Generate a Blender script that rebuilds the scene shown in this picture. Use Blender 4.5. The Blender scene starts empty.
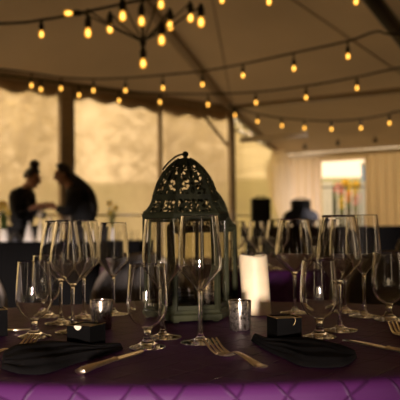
import bpy, bmesh, math, random
from mathutils import Vector, Matrix, Euler
random.seed(7)
S = bpy.context.scene
COL = S.collection
PI = math.pi

# ------------------------------------------------------------------ camera
CAMZ = 0.975
TZ = 0.76                      # dining table top
FPX = 750.0
CAM = Vector((0, 0, CAMZ))
pit = math.atan(24 / FPX); rol = 0.010
F = Vector((0, math.cos(pit), math.sin(pit)))
R0 = Vector((1, 0, 0)); U0 = Vector((0, -math.sin(pit), math.cos(pit)))
RT = R0 * math.cos(rol) - U0 * math.sin(rol)
UP = U0 * math.cos(rol) + R0 * math.sin(rol)

def ray(px, py): return F * FPX + RT * (px - 200) + UP * (200 - py)
def P(px, py, z=TZ):            # where a line of sight meets a level surface
    d = ray(px, py); return CAM + d * ((z - CAMZ) / d.z)
def D(px, py, Y):               # the point at a given distance
    d = ray(px, py); return CAM + d * (Y / d.y)
def on_plane(px, py, p0, n):
    d = ray(px, py); return CAM + d * ((p0 - CAM).dot(n) / d.dot(n))

cd = bpy.data.cameras.new('camera'); cam = bpy.data.objects.new('camera', cd); COL.objects.link(cam)
cam.matrix_world = Matrix.Translation(CAM) @ Matrix((RT, UP, -F)).transposed().to_4x4()
cd.sensor_width = 36; cd.lens = FPX / 400 * 36
cd.dof.use_dof = True; cd.dof.focus_distance = 1.36; cd.dof.aperture_fstop = 6.3
cd.clip_start = 0.02; cd.clip_end = 400
S.camera = cam

# ------------------------------------------------------------------ materials
def new_mat(name):
    m = bpy.data.materials.new(name); m.use_nodes = True
    nt = m.node_tree; nt.nodes.clear()
    out = nt.nodes.new('ShaderNodeOutputMaterial')
    return m, nt, out
def mat(name, col, rough=0.5, metal=0.0, var=0.12, scale=30.0, bump=0.0, bscale=None, sheen=0.0, sss=0.0, spec=0.5, coat=0.0):
    m, nt, out = new_mat(name)
    b = nt.nodes.new('ShaderNodeBsdfPrincipled')
    nt.links.new(b.outputs[0], out.inputs[0])
    tc = nt.nodes.new('ShaderNodeTexCoord')
    nz = nt.nodes.new('ShaderNodeTexNoise'); nz.inputs['Scale'].default_value = scale; nz.inputs['Detail'].default_value = 3
    nt.links.new(tc.outputs['Object'], nz.inputs['Vector'])
    rp = nt.nodes.new('ShaderNodeValToRGB')
    rp.color_ramp.elements[0].position = 0.3; rp.color_ramp.elements[1].position = 0.7
    rp.color_ramp.elements[0].color = tuple(c * (1 - var) for c in col) + (1,)
    rp.color_ramp.elements[1].color = tuple(min(1, c * (1 + var)) for c in col) + (1,)
    nt.links.new(nz.outputs['Fac'], rp.inputs['Fac']); nt.links.new(rp.outputs['Color'], b.inputs['Base Color'])
    b.inputs['Roughness'].default_value = rough; b.inputs['Metallic'].default_value = metal
    b.inputs['Specular IOR Level'].default_value = spec
    b.inputs['Coat Weight'].default_value = coat
    if sheen: b.inputs['Sheen Weight'].default_value = sheen; b.inputs['Sheen Roughness'].default_value = 0.4
    if sss:
        b.inputs['Subsurface Weight'].default_value = sss
        b.inputs['Subsurface Radius'].default_value = (0.02, 0.012, 0.006); b.inputs['Subsurface Scale'].default_value = 0.6
    if bump:
        n2 = nt.nodes.new('ShaderNodeTexNoise'); n2.inputs['Scale'].default_value = bscale or scale * 3
        nt.links.new(tc.outputs['Object'], n2.inputs['Vector'])
        bp = nt.nodes.new('ShaderNodeBump'); bp.inputs['Strength'].default_value = bump; bp.inputs['Distance'].default_value = 0.002
        nt.links.new(n2.outputs['Fac'], bp.inputs['Height']); nt.links.new(bp.outputs[0], b.inputs['Normal'])
    return m
def glass_mat(name, col=(1, 1, 1), rough=0.0, ior=1.47):
    m, nt, out = new_mat(name)
    g = nt.nodes.new('ShaderNodeBsdfPrincipled')
    g.inputs['Base Color'].default_value = col + (1,); g.inputs['Transmission Weight'].default_value = 1
    g.inputs['Roughness'].default_value = rough; g.inputs['IOR'].default_value = ior
    nt.links.new(g.outputs[0], out.inputs[0]); return m
def vinyl_mat(name, tint, haze, hazecol, bend=1.06, blur=.24):
    m, nt, out = new_mat(name)
    t = nt.nodes.new('ShaderNodeBsdfRefraction'); t.inputs['Color'].default_value = tint + (1,); t.inputs['IOR'].default_value = bend; t.inputs['Roughness'].default_value = blur   # cloudy sheet
    l = nt.nodes.new('ShaderNodeBsdfTranslucent')
    tc = nt.nodes.new('ShaderNodeTexCoord'); nz = nt.nodes.new('ShaderNodeTexNoise'); nz.inputs['Scale'].default_value = 1.6; nz.inputs['Detail'].default_value = 5
    nt.links.new(tc.outputs['Object'], nz.inputs['Vector'])
    rp = nt.nodes.new('ShaderNodeValToRGB')
    rp.color_ramp.elements[0].position = .32; rp.color_ramp.elements[1].position = .68
    rp.color_ramp.elements[0].color = tuple(c * .62 for c in hazecol) + (1,); rp.color_ramp.elements[1].color = hazecol + (1,)
    nt.links.new(nz.outputs['Fac'], rp.inputs[0]); nt.links.new(rp.outputs[0], l.inputs[0])
    mx = nt.nodes.new('ShaderNodeMixShader'); mx.inputs[0].default_value = haze
    nt.links.new(t.outputs[0], mx.inputs[1]); nt.links.new(l.outputs[0], mx.inputs[2])
    g = nt.nodes.new('ShaderNodeBsdfGlossy'); g.inputs['Roughness'].default_value = .15
    m2 = nt.nodes.new('ShaderNodeMixShader'); m2.inputs[0].default_value = .04
    nt.links.new(mx.outputs[0], m2.inputs[1]); nt.links.new(g.outputs[0], m2.inputs[2])
    nt.links.new(m2.outputs[0], out.inputs[0]); return m
def fabric_roof(name, col, trans):
    m, nt, out = new_mat(name)
    d = nt.nodes.new('ShaderNodeBsdfDiffuse'); t = nt.nodes.new('ShaderNodeBsdfTranslucent')
    tc = nt.nodes.new('ShaderNodeTexCoord'); nz = nt.nodes.new('ShaderNodeTexNoise'); nz.inputs['Scale'].default_value = .9; nz.inputs['Detail'].default_value = 4
    nt.links.new(tc.outputs['Object'], nz.inputs['Vector'])
    rp = nt.nodes.new('ShaderNodeValToRGB')
    rp.color_ramp.elements[0].position = .3; rp.color_ramp.elements[1].position = .7
    rp.color_ramp.elements[0].color = tuple(c * .88 for c in col) + (1,); rp.color_ramp.elements[1].color = col + (1,)
    nt.links.new(nz.outputs[0], rp.inputs[0]); nt.links.new(rp.outputs[0], d.inputs[0]); nt.links.new(rp.outputs[0], t.inputs[0])
    mx = nt.nodes.new('ShaderNodeMixShader'); mx.inputs[0].default_value = trans
    nt.links.new(d.outputs[0], mx.inputs[1]); nt.links.new(t.outputs[0], mx.inputs[2]); nt.links.new(mx.outputs[0], out.inputs[0]); return m
def emit_mat(name, col, s):
    m, nt, out = new_mat(name)
    e = nt.nodes.new('ShaderNodeEmission'); e.inputs[0].default_value = col + (1,); e.inputs[1].default_value = s
    nt.links.new(e.outputs[0], out.inputs[0]); return m
def cloth_mat():
    m, nt, out = new_mat('purple pintuck satin')
    b = nt.nodes.new('ShaderNodeBsdfPrincipled'); nt.links.new(b.outputs[0], out.inputs[0])
    b.inputs['Base Color'].default_value = (.072, .0125, .075, 1); b.inputs['Roughness'].default_value = .55
    b.inputs['Specular IOR Level'].default_value = .18
    uv = nt.nodes.new('ShaderNodeUVMap'); uv.uv_map = 'cloth'
    mp = nt.nodes.new('ShaderNodeMapping'); mp.inputs['Rotation'].default_value[2] = R(38)
    nt.links.new(uv.outputs[0], mp.inputs[0])
    nzv = nt.nodes.new('ShaderNodeTexNoise'); nzv.inputs['Scale'].default_value = 9
    nt.links.new(uv.outputs[0], nzv.inputs['Vector'])
    sp = nt.nodes.new('ShaderNodeSeparateXYZ'); nt.links.new(mp.outputs[0], sp.inputs[0])
    def mth(op, a, bb=None):
        n = nt.nodes.new('ShaderNodeMath'); n.operation = op
        for i, v in enumerate((a, bb)):
            if v is None: continue
            if isinstance(v, (int, float)): n.inputs[i].default_value = v
            else: nt.links.new(v, n.inputs[i])
        return n.outputs[0]
    wob = mth('MULTIPLY', mth('SUBTRACT', nzv.outputs['Fac'], .5), .035)
    lines = []
    for ax in (0, 1):
        q = mth('ADD', sp.outputs[ax], wob)
        fr = mth('PINGPONG', q, .029)                 # tucks 58 mm apart
        lines.append(mth('SUBTRACT', 1.0, mth('MINIMUM', mth('DIVIDE', fr, .0032), 1.0)))
    ln = mth('MAXIMUM', lines[0], lines[1])
    hgt = mth('MULTIPLY', ln, .0014)
    bp = nt.nodes.new('ShaderNodeBump'); bp.inputs['Strength'].default_value = .9; bp.inputs['Distance'].default_value = 1.0
    nt.links.new(hgt, bp.inputs['Height']); nt.links.new(bp.outputs[0], b.inputs['Normal'])
    mixc = nt.nodes.new('ShaderNodeMix'); mixc.data_type = 'RGBA'
    nt.links.new(ln, mixc.inputs['Factor'])
    mixc.inputs[6].default_value = (.072, .0125, .075, 1); mixc.inputs[7].default_value = (.038, .007, .038, 1)   # shade along the tucks painted in as darker lines
    nt.links.new(mixc.outputs[2], b.inputs['Base Color'])
    return m
def R(d): return math.radians(d)

M = {}
M['glass'] = glass_mat('clear glass', ior=1.54)
M['pane'] = glass_mat('lantern glass', (.95, .93, .85), 0.02)
M['cloth'] = cloth_mat()
M['napkin'] = mat('black napkin cotton', (.008, .007, .0062), .9, scale=200, bump=.4, spec=.04)
M['boxblack'] = mat('black card', (.003, .0027, .0023), .8, scale=60, spec=.03)
M['boxcard'] = mat('cream card', (.62, .52, .36), .7)
M['gold'] = mat('gilt thread', (.7, .5, .22), .35, 1)
M['cutlery'] = mat('polished steel', (.86, .72, .50), .28, 1, var=.15, scale=90, bump=.12, bscale=150)
M['candle'] = mat('cream candle wax', (.76, .60, .36), .5, var=.06, scale=25, bump=.25, bscale=60, sss=.25)
M['wick'] = mat('burnt wick', (.02, .015, .01), .9)
M['lantern'] = mat('olive bronze patina', (.017, .017, .0065), .7, 0.0, var=.4, scale=35, bump=.3, bscale=120, spec=.12)
M['metal_dark'] = mat('dark painted metal', (.03, .022, .014), .5, .3)
M['chair'] = mat('taupe resin', (.17, .135, .10), .45)
M['chairpad'] = mat('taupe chair panel', (.055, .045, .035), .7, scale=80, bump=.2)
M['blackcloth'] = mat('black table linen', (.003, .0027, .0024), .9, scale=80, bump=.3, spec=.05)
M['floor'] = mat('dark matting', (.045, .032, .022), .85, scale=12, bump=.5)
M['alu'] = mat('tent aluminium', (.42, .34, .24), .45, .3)
M['alu_light'] = mat('white enamelled tube', (.85, .74, .55), .35)
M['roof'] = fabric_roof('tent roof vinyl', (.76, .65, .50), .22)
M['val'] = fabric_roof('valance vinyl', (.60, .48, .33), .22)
M['curtain'] = fabric_roof('sidewall drape', (.92, .80, .62), .62)
M['sheer'] = fabric_roof('tied sheer drape', (.97, .90, .76), .75)
M['skirt'] = fabric_roof('sidewall skirt', (.36, .27, .17), .01)
M['vinyl'] = vinyl_mat('clear vinyl', (.94, .82, .62), .48, (1.0, .80, .57))
M['vinyl_thin'] = vinyl_mat('thin clear vinyl', (.90, .80, .52), .25, (1.0, .80, .50), 1.01, .3)
M['skin'] = mat('skin', (.52, .27, .16), .5)
M['lip'] = mat('lips', (.36, .13, .09), .5)
M['hair'] = mat('dark hair', (.014, .009, .006), .5, scale=120, bump=.5)
M['shirt'] = mat('black shirt', (.006, .005, .0045), .85, scale=60, bump=.3)
M['leather'] = mat('black leather', (.012, .01, .009), .4)
M['leaf'] = mat('daffodil leaves', (.10, .16, .03), .5)
M['petal'] = mat('yellow petals', (.85, .55, .04), .6)
M['socket'] = mat('black rubber', (.008, .007, .006), .6)
def bulb_mat():
    m, nt, out = new_mat('amber bulb glass')
    e = nt.nodes.new('ShaderNodeEmission'); e.inputs[0].default_value = (1.0, .43, .055, 1); e.inputs[1].default_value = 1.5
    tr = nt.nodes.new('ShaderNodeBsdfTransparent'); tr.inputs[0].default_value = (1, .75, .4, 1)
    mx = nt.nodes.new('ShaderNodeMixShader'); mx.inputs[0].default_value = .5
    nt.links.new(tr.outputs[0], mx.inputs[1]); nt.links.new(e.outputs[0], mx.inputs[2]); nt.links.new(mx.outputs[0], out.inputs[0]); return m
M['bulb'] = bulb_mat(); M['filament'] = emit_mat('glowing filament', (1.0, .66, .22), 7.0)
M['mercury'] = None
M['linen'] = mat('white linen', (.62, .55, .45), .8)
M['ground'] = mat('lawn', (.24, .21, .065), .9, var=.3, scale=3)
M['bark'] = mat('grey bark', (.36, .28, .19), .9, scale=20, bump=.5)
M['foliage'] = mat('spring foliage', (.46, .38, .19), .8, var=.3, scale=2)
M['hedge'] = mat('dark hedge', (.05, .06, .02), .8, var=.4, scale=8)
M['white'] = mat('white paint', (.80, .76, .68), .5)
M['blue'] = mat('blue plastic', (.05, .22, .50), .5)
M['speaker'] = mat('black speaker', (.004, .004, .0035), .7, scale=150, bump=.3)
M['steel'] = mat('dark steel', (.018, .018, .022), .3, .6)
for n, c in (('red', (.75, .12, .06)), ('pink', (.85, .35, .30)), ('yellow', (.90, .62, .06)), ('orange', (.9, .35, .04))):
    M['fl_' + n] = mat(n + ' blossom', c, .6)
M['bush'] = mat('bush leaves', (.22, .28, .05), .7, var=.3, scale=10)

def mercury():
    m, nt, out = new_mat('mercury glass')
    b = nt.nodes.new('ShaderNodeBsdfPrincipled'); nt.links.new(b.outputs[0], out.inputs[0])
    tc = nt.nodes.new('ShaderNodeTexCoord'); v = nt.nodes.new('ShaderNodeTexNoise'); v.inputs['Scale'].default_value = 160; v.inputs['Detail'].default_value = 4
    nt.links.new(tc.outputs['Object'], v.inputs['Vector'])
    rp = nt.nodes.new('ShaderNodeValToRGB'); rp.color_ramp.elements[0].position = .36; rp.color_ramp.elements[1].position = .5
    rp.color_ramp.elements[0].color = (.10, .07, .04, 1); rp.color_ramp.elements[1].color = (.56, .48, .38, 1)
    nt.links.new(v.outputs['Fac'], rp.inputs[0]); nt.links.new(rp.outputs[0], b.inputs['Base Color'])
    b.inputs['Metallic'].default_value = .92; b.inputs['Roughness'].default_value = .16; b.inputs['Coat Weight'].default_value = .6
    bp = nt.nodes.new('ShaderNodeBump'); bp.inputs['Strength'].default_value = .15; bp.inputs['Distance'].default_value = .001
    nt.links.new(v.outputs['Fac'], bp.inputs['Height']); nt.links.new(bp.outputs[0], b.inputs['Normal'])
    return m
M['mercury'] = mercury()

# ------------------------------------------------------------------ mesh helpers
def V(*a): return Vector(a)
def add_box(bm, c, s, rot=None, bev=0.0):
    r = bmesh.ops.create_cube(bm, size=1.0)
    mtx = Matrix.Translation(Vector(c)) @ (rot.to_4x4() if rot is not None else Matrix()) @ Matrix.Diagonal((s[0], s[1], s[2], 1))
    bmesh.ops.transform(bm, matrix=mtx, verts=r['verts'])
    if bev:
        es = set(e for v in r['verts'] for e in v.link_edges)
        bmesh.ops.bevel(bm, geom=list(es), offset=bev, segments=2, affect='EDGES', profile=.5)
def add_lathe(bm, prof, seg=48, center=(0, 0, 0)):
    rings = []; c = Vector(center)
    for (r, z) in prof:
        if r < 1e-6: rings.append([bm.verts.new(c + V(0, 0, z))])
        else: rings.append([bm.verts.new(c + V(r * math.cos(2 * PI * i / seg), r * math.sin(2 * PI * i / seg), z)) for i in range(seg)])
    for a, b in zip(rings, rings[1:]):
        for i in range(seg):
            j = (i + 1) % seg
            if len(a) == 1 and len(b) == 1: continue
            if len(a) == 1: bm.faces.new((a[0], b[j], b[i]))
            elif len(b) == 1: bm.faces.new((a[i], a[j], b[0]))
            else: bm.faces.new((a[i], a[j], b[j], b[i]))
def add_tube(bm, pts, rad, seg=8, closed=False, flat=None):
    pts = [Vector(p) for p in pts]; n = len(pts)
    rads = rad if isinstance(rad, (list, tuple)) else [rad] * n
    rings = []
    prev = None
    for i, p in enumerate(pts):
        if closed: t = pts[(i + 1) % n] - pts[(i - 1) % n]
        else: t = pts[min(i + 1, n - 1)] - pts[max(i - 1, 0)]
        t.normalize()
        if prev is None:
            ref = V(0, 0, 1) if abs(t.z) < .9 else V(1, 0, 0)
            u = t.cross(ref).normalized()
        else:
            u = (prev - t * prev.dot(t)).normalized()
        prev = u; w = u.cross(t)
        fr = flat if flat else 1.0
        rings.append([bm.verts.new(p + u * (rads[i] * math.cos(2 * PI * k / seg)) + w * (rads[i] * fr * math.sin(2 * PI * k / seg))) for k in range(seg)])
    for i in range(n if closed else n - 1):
        a, b = rings[i], rings[(i + 1) % n]
        for k in range(seg):
            j = (k + 1) % seg; bm.faces.new((a[k], a[j], b[j], b[k]))
    if not closed:
        bm.faces.new(rings[0][::-1]); bm.faces.new(rings[-1])
def add_prism(bm, poly, y0, y1):       # polygon in xz, extruded along y
    a = [bm.verts.new((x, y0, z)) for x, z in poly]; b = [bm.verts.new((x, y1, z)) for x, z in poly]
    n = len(poly); bm.faces.new(a); bm.faces.new(b[::-1])
    for i in range(n):
        j = (i + 1) % n; bm.faces.new((a[j], a[i], b[i], b[j]))
def finish_mesh(name, bm, m, smooth=35):
    bmesh.ops.recalc_face_normals(bm, faces=bm.faces)
    me = bpy.data.meshes.new(name); bm.to_mesh(me); bm.free()
    if m is not None: me.materials.append(m)
    if smooth:
        me.polygons.foreach_set('use_smooth', [True] * len(me.polygons))
        me.set_sharp_from_angle(angle=R(smooth))
    return me
def obj(name, bm, m, parent=None, smooth=35):
    o = bpy.data.objects.new(name, finish_mesh(name, bm, m, smooth)); COL.objects.link(o)
    if parent is not None: o.parent = parent
    return o
def obj_me(name, me, parent=None):
    o = bpy.data.objects.new(name, me); COL.objects.link(o)
    if parent is not None: o.parent = parent
    return o
def tag(o, label, cat, group=None, kind=None):
    o['label'] = label; o['category'] = cat
    if group: o['group'] = group
    if kind: o['kind'] = kind
    return o
def thing(name, label, cat, loc=(0, 0, 0), rotz=0, group=None):
    o = bpy.data.objects.new(name, None); o.empty_display_size = .05; COL.objects.link(o)
    o.location = loc; o.rotation_euler = (0, 0, rotz)
    return tag(o, label, cat, group)
def struct(name, bm, m, label=None, smooth=35):
    o = obj(name, bm, m, None, smooth); o['kind'] = 'structure'
    if label: o['label'] = label; o['category'] = name.split('_')[0]
    return o
def children(o): return [c for c in bpy.data.objects if c.parent == o]
def dup(root, loc, rotz=None, label=None, group=None, scale=None):
    def rec(o, par):
        c = o.copy(); COL.objects.link(c)
        if par is not None: c.parent = par
        for ch in children(o): rec(ch, c)
        return c
    r = rec(root, None); r.location = loc
    if rotz is not None: r.rotation_euler = (0, 0, rotz)
    if label: r['label'] = label
    if group: r['group'] = group
    if scale: r.scale = scale
    return r
def bez(pts, n=24):                    # smooth curve through points (Catmull-Rom)
    pts = [Vector(p) for p in pts]; out = []
    for i in range(len(pts) - 1):
        p0 = pts[max(i - 1, 0)]; p1 = pts[i]; p2 = pts[i + 1]; p3 = pts[min(i + 2, len(pts) - 1)]
        for k in range(n):
            t = k / n
            out.append(.5 * ((2 * p1) + (p2 - p0) * t + (2 * p0 - 5 * p1 + 4 * p2 - p3) * t * t + (3 * p1 - p0 - 3 * p2 + p3) * t ** 3))
    out.append(pts[-1]); return out
def lerp(a, b, t): return a + (b - a) * t
def interp(tab, x):
    if x <= tab[0][0]: return tab[0][1]
    for (a, u), (b, v) in zip(tab, tab[1:]):
        if x <= b: return u + (v - u) * (x - a) / (b - a)
    return tab[-1][1]
def solidify(bm, th):
    bmesh.ops.recalc_face_normals(bm, faces=bm.faces)
    bmesh.ops.solidify(bm, geom=bm.faces[:], thickness=th)

# ------------------------------------------------------------------ tent shell
EZ = 2.70
cP = V(.47, 10.96, EZ)                         # corner of the dining tent
dA = V(-2.67, -2.66, 0).normalized()           # along the windowed side, towards the camera
dE = V(2.1, -1.31, 0).normalized()             # along the far eave, to the right
K = V(-.86, 7.1, 3.6)
hip = (K - cP)
cQ = V(1.68, 15.2, 2.38)
dC = V(2.0, -1.35, 0).normalized()
TF = V(-2.6, -5.0, 0)
Aend = cP + dA * 9.0
Eend = cP + dE * 5.2
Kend = cP + hip * 4.2
# ceiling: two slopes meeting along the hip
bm = bmesh.new()
def quad_grid(bm, a, b, c, d, nu, nv, th=0.0):
    g = [[bm.verts.new(lerp(lerp(a, b, i / nu), lerp(d, c, i / nu), j / nv)) for j in range(nv + 1)] for i in range(nu + 1)]
    for i in range(nu):
        for j in range(nv): bm.faces.new((g[i][j], g[i + 1][j], g[i + 1][j + 1], g[i][j + 1]))
    return g
quad_grid(bm, cP, Aend, Aend + (Kend - cP) * .35, Kend, 8, 8)
quad_grid(bm, cP, Eend, Eend + (Kend - cP) * 1.0, Kend, 8, 8)
RC = V(5.4, -5.2, 0); nr = (cP - K).cross(dE); RC.z = cP.z - ((RC.x - cP.x) * nr.x + (RC.y - cP.y) * nr.y) / nr.z
bm.faces.new([bm.verts.new(q) for q in (Eend, RC, Eend + (Kend - cP))])
bmesh.ops.remove_doubles(bm, verts=bm.verts, dist=.001)
solidify(bm, .01)
struct('ceiling', bm, M['roof'], 'sloping white vinyl roof of the dining tent')
# the lower tent beyond
Rr = cP + dE * 5.2
Sr = cQ + dC * 4.0
bm = bmesh.new()
quad_grid(bm, cP + V(.02, .02, -.02), Rr + V(0, 0, -.02), Sr, cQ, 6, 6); solidify(bm, .01)
struct('ceiling_rear', bm, M['roof'], 'low vinyl roof of the tent beyond')['category'] = 'ceiling'
# floor and lawn
bm = bmesh.new(); add_box(bm, (.8, 5, -.02), (16, 26, .04)); struct('floor', bm, M['floor'], 'dark matting floor of the tent')

def beam(name, pts, w, h, m, label):
    bm = bmesh.new()
    for a, b in zip(pts, pts[1:]):
        d = (b - a); L = d.length
        rot = d.to_track_quat('Y', 'Z').to_matrix()
        add_box(bm, (a + b) / 2, (w, L, h), rot, min(w, h) * .12)
    return struct(name, bm, m, label)
dn = V(0, 0, -.05)
nCx = V(dC.y, -dC.x, 0); nCx = nCx if nCx.y < 0 else -nCx
beam('trim_1', [cP + dn, Kend + dn], .10, .09, M['alu'], 'hip rafter running up from the tent corner')
beam('trim_2', [cP + dn, Aend + dn], .09, .09, M['alu'], 'eave beam above the clear side windows')
beam('trim_3', [cP + V(0, 0, -.028), Eend + V(0, 0, -.028)], .12, .06, M['alu'], 'eave beam on the far side of the dining tent')
beam('trim_4', [cP + V(.05, .08, -.08), cQ + dn], .09, .09, M['alu'], 'sloping eave of the low tent at its left side')
beam('trim_5', [cQ + nCx * .16 + V(0, 0, -.09), cQ + dC * 4 + nCx * .16 + V(0, 0, -.09)], .05, .10, M['alu_light'], 'pale header beam above the drapes')
# second rafter, upper right
nE = (cP - K).cross(dE).normalized()
q1 = on_plane(366, -14, cP, nE); q2 = on_plane(402, 33, cP, nE)
tq = (2.72 - q1.z) / (q2.z - q1.z)
beam('trim_6', [q1 + (q1 - q2) * 3 + dn, q1 + (q2 - q1) * tq + dn], .15, .09, M['metal_dark'], 'dark rafter in the upper right corner')
# seams and tension cables under the roof
for i, (a, b) in enumerate((((212, -4), (232, 104)), ((290, -4), (402, 73)))):
    a3 = on_plane(a[0], a[1], cP, nE) + V(0, 0, -.02); b3 = on_plane(b[0], b[1], cP, nE) + V(0, 0, -.02)
    bm = bmesh.new(); add_tube(bm, [a3 + (a3 - b3) * .3, b3], .009, 6)
    struct('trim_%d' % (7 + i), bm, M['alu'], 'thin roof cable %s' % ('down to the corner pole' if i == 0 else 'slanting across the right of the roof'))
# white enamel bar across beyond the corner pole
b0 = cP + dE * .16; b0 = V(b0.x, b0.y, 2.19); b1 = b0 + dE * 1.04
bm = bmesh.new(); add_tube(bm, [b0, b1], .042, 10)
tag(obj('tie_bar', bm, M['alu_light']), 'white horizontal bar reaching right from the corner pole', 'bar')

# poles of the window side
def sideA(px):                                  # point of the window side seen at that column
    d = ray(px, 150); n = V(-dA.y, dA.x, 0)
    return CAM + d * ((cP - CAM).dot(n) / d.dot(n))
nA = V(dA.y, -dA.x, 0)
if nA.y > 0: nA = -nA                            # pointing inwards
pole_px = [(65.5, .155, 'wide grey tent pole behind the two servers'), (160, .03, 'thin tent pole behind the peak of the large lantern'), (231, .06, 'tent corner pole right of the lanterns')]
for px, w, lab in pole_px:
    d_ = ray(px, 150); n_ = V(-dA.y, dA.x, 0); c = CAM + d_ * ((cP + nA * .15 - CAM).dot(n_) / d_.dot(n_)); c = V(c.x, c.y, 0)
    t = thing('tent_pole', lab, 'pole', (c.x, c.y, 0), math.atan2(dA.y, dA.x))
    bm = bmesh.new(); add_box(bm, (0, 0, (EZ - .1) / 2), (w * 1.1, .08, EZ - .1), None, .01); obj('shaft', bm, M['alu'], t)
    if w > .05:
        bm = bmesh.new(); add_box(bm, (-w * .55 - .014, 0, (EZ - .1) / 2), (.024, .06, EZ - .12), None, .004); obj('track', bm, M['metal_dark'], t)
    bm = bmesh.new(); add_box(bm, (0, 0, .008), (.22, .2, .016), None, .004); obj('base_plate', bm, M['metal_dark'], t)
# brace near the corner pole
a3 = sideA(196) + nA * .07; a3.z = D(196, 110, a3.y).z
b3 = sideA(229) + nA * .07; b3.z = D(229, 152, b3.y).z
bm = bmesh.new(); add_tube(bm, [a3, b3], .022, 8)
tag(obj('pole_brace', bm, M['alu']), 'slanting brace from the eave to the corner pole', 'brace')

# windows of clear vinyl with welded hems
def window_panel(name, a, b, z0, z1, label, inward, n=14, m='vinyl'):
    t = struct(name, (lambda bm: (quad_grid(bm, V(a.x, a.y, z0), V(b.x, b.y, z0), V(b.x, b.y, z1), V(a.x, a.y, z1), n, 8), bm)[1])(bmesh.new()), M[m], label)
    bm = bmesh.new()
    for z in (z0, 1.10, z1):
        add_tube(bm, [V(a.x, a.y, z), V(b.x, b.y, z)], .014, 6)
    obj('hem', bm, M['white'], t)
    return t
seg = [sideA(-60), sideA(65), sideA(160), cP]
for i in range(3):
    window_panel('window_%d' % (i + 1), seg[i], seg[i + 1], .45, EZ - .05, 'clear vinyl sidewall %s' % ('left of the wide pole', 'between the wide pole and the thin pole', 'left of the corner pole')[i], nA)
bm = bmesh.new(); aa = sideA(-60); quad_grid(bm, V(aa.x, aa.y, 0), V(cP.x, cP.y, 0), V(cP.x, cP.y, .46), V(aa.x, aa.y, .46), 4, 1); solidify(bm, .01)
struct('wall_left', bm, M['skirt'], 'low opaque skirt below the clear sidewalls')
window_panel('window_5', Aend, aa, .45, EZ - .05, 'clear vinyl sidewall out of view to the left', nA)
bm = bmesh.new(); quad_grid(bm, V(aa.x, aa.y, 0), V(Aend.x, Aend.y, 0), V(Aend.x, Aend.y, .46), V(aa.x, aa.y, .46), 4, 1); solidify(bm, .01)
struct('wall_front', bm, M['skirt'], 'low skirt below the sidewall out of view to the left')
window_panel('window_4', cP + V(.05, .1, 0), cQ, .45, 2.36, 'clear vinyl side of the low tent right of the corner pole', nA, 6, 'vinyl_thin')
# right side and rear walls (out of view, openings shaped to bring in daylight)
Ex = V(Eend.x, Eend.y, 0)
Rb = V(5.2, -5, 0)
def right_piece(bm, u0, u1, z0, z1):        # z as a fraction of the wall height or metres below 3
    a, b = lerp(Ex, Rb, u0), lerp(Ex, Rb, u1); ha, hb = lerp(EZ, 5.2, u0), lerp(EZ, 5.2, u1)
    quad_grid(bm, V(a.x, a.y, z0), V(b.x, b.y, z0), V(b.x, b.y, z1 or hb), V(a.x, a.y, z1 or ha), 3, 1)
bm = bmesh.new()
for u0, u1, z0 in ((0, .50, 0), (.50, .56, 2.35), (.56, 1, 0)): right_piece(bm, u0, u1, z0, None)  # bay added so daylight streaks show in the glasses
solidify(bm, .01)
struct('wall_right', bm, M['skirt'], 'opaque sidewall on the right, its open bay added for reflections in the glasses')
def rz_(x): return 5.80 - .12 * x
RB = Aend + (Kend - cP) * .35
bm = bmesh.new()
for xa, xb, za in ((5.2, 1.9, 0), (1.9, 1.3, 2.4), (1.3, .12, 0), (.12, -2.8, 1.12), (-2.8, -4.4, 0), (-4.4, -5.0, 2.4), (-5.0, -5.2, 0)):
    quad_grid(bm, V(xa, -5, za), V(xb, -5, za), V(xb, -5, rz_(xb)), V(xa, -5, rz_(xa)), 3, 2)
quad_grid(bm, V(-5.2, -5, 0), V(RB.x, RB.y, 0), V(RB.x, RB.y, RB.z), V(-5.2, -5, rz_(-5.2)), 4, 2)
quad_grid(bm, V(RB.x, RB.y, 0), V(Aend.x, Aend.y, 0), Aend, RB, 4, 2); solidify(bm, .01)
struct('wall_rear', bm, M['skirt'], 'unseen sidewall behind the viewer, its openings shaped to steer daylight')
Se = cQ + dC * 4.0
bm = bmesh.new(); quad_grid(bm, Ex + V(0, .02, 0), V(Se.x, Se.y, 0), V(Se.x, Se.y, 2.4), Ex + V(0, .02, 2.7), 3, 1); solidify(bm, .01)
struct('wall_side', bm, M['skirt'], 'opaque side of the low tent')

# scalloped valance hanging along the window side
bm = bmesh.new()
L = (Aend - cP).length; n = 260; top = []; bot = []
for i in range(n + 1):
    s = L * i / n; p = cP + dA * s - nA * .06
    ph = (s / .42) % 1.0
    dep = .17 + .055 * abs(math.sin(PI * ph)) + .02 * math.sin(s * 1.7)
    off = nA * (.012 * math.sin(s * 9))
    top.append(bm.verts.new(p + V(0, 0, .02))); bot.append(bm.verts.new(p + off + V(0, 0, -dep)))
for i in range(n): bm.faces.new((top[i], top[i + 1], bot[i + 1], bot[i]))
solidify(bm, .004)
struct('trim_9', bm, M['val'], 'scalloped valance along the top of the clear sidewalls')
# guy strap outside the left window
g0 = sideA(57) - nA * .25; g0.z = D(57, 104, g0.y).z
g1 = D(28, 176, g0.y + 1.0)
g1 = g0 + (g1 - g0) * 1.0
bm = bmesh.new(); add_tube(bm, [g0, g1 + (g1 - g0) * .1], .024, 6, flat=.3)
tag(obj('guy_strap', bm, M['sheer']), 'white tent strap slanting down outside the left window', 'strap')

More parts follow.
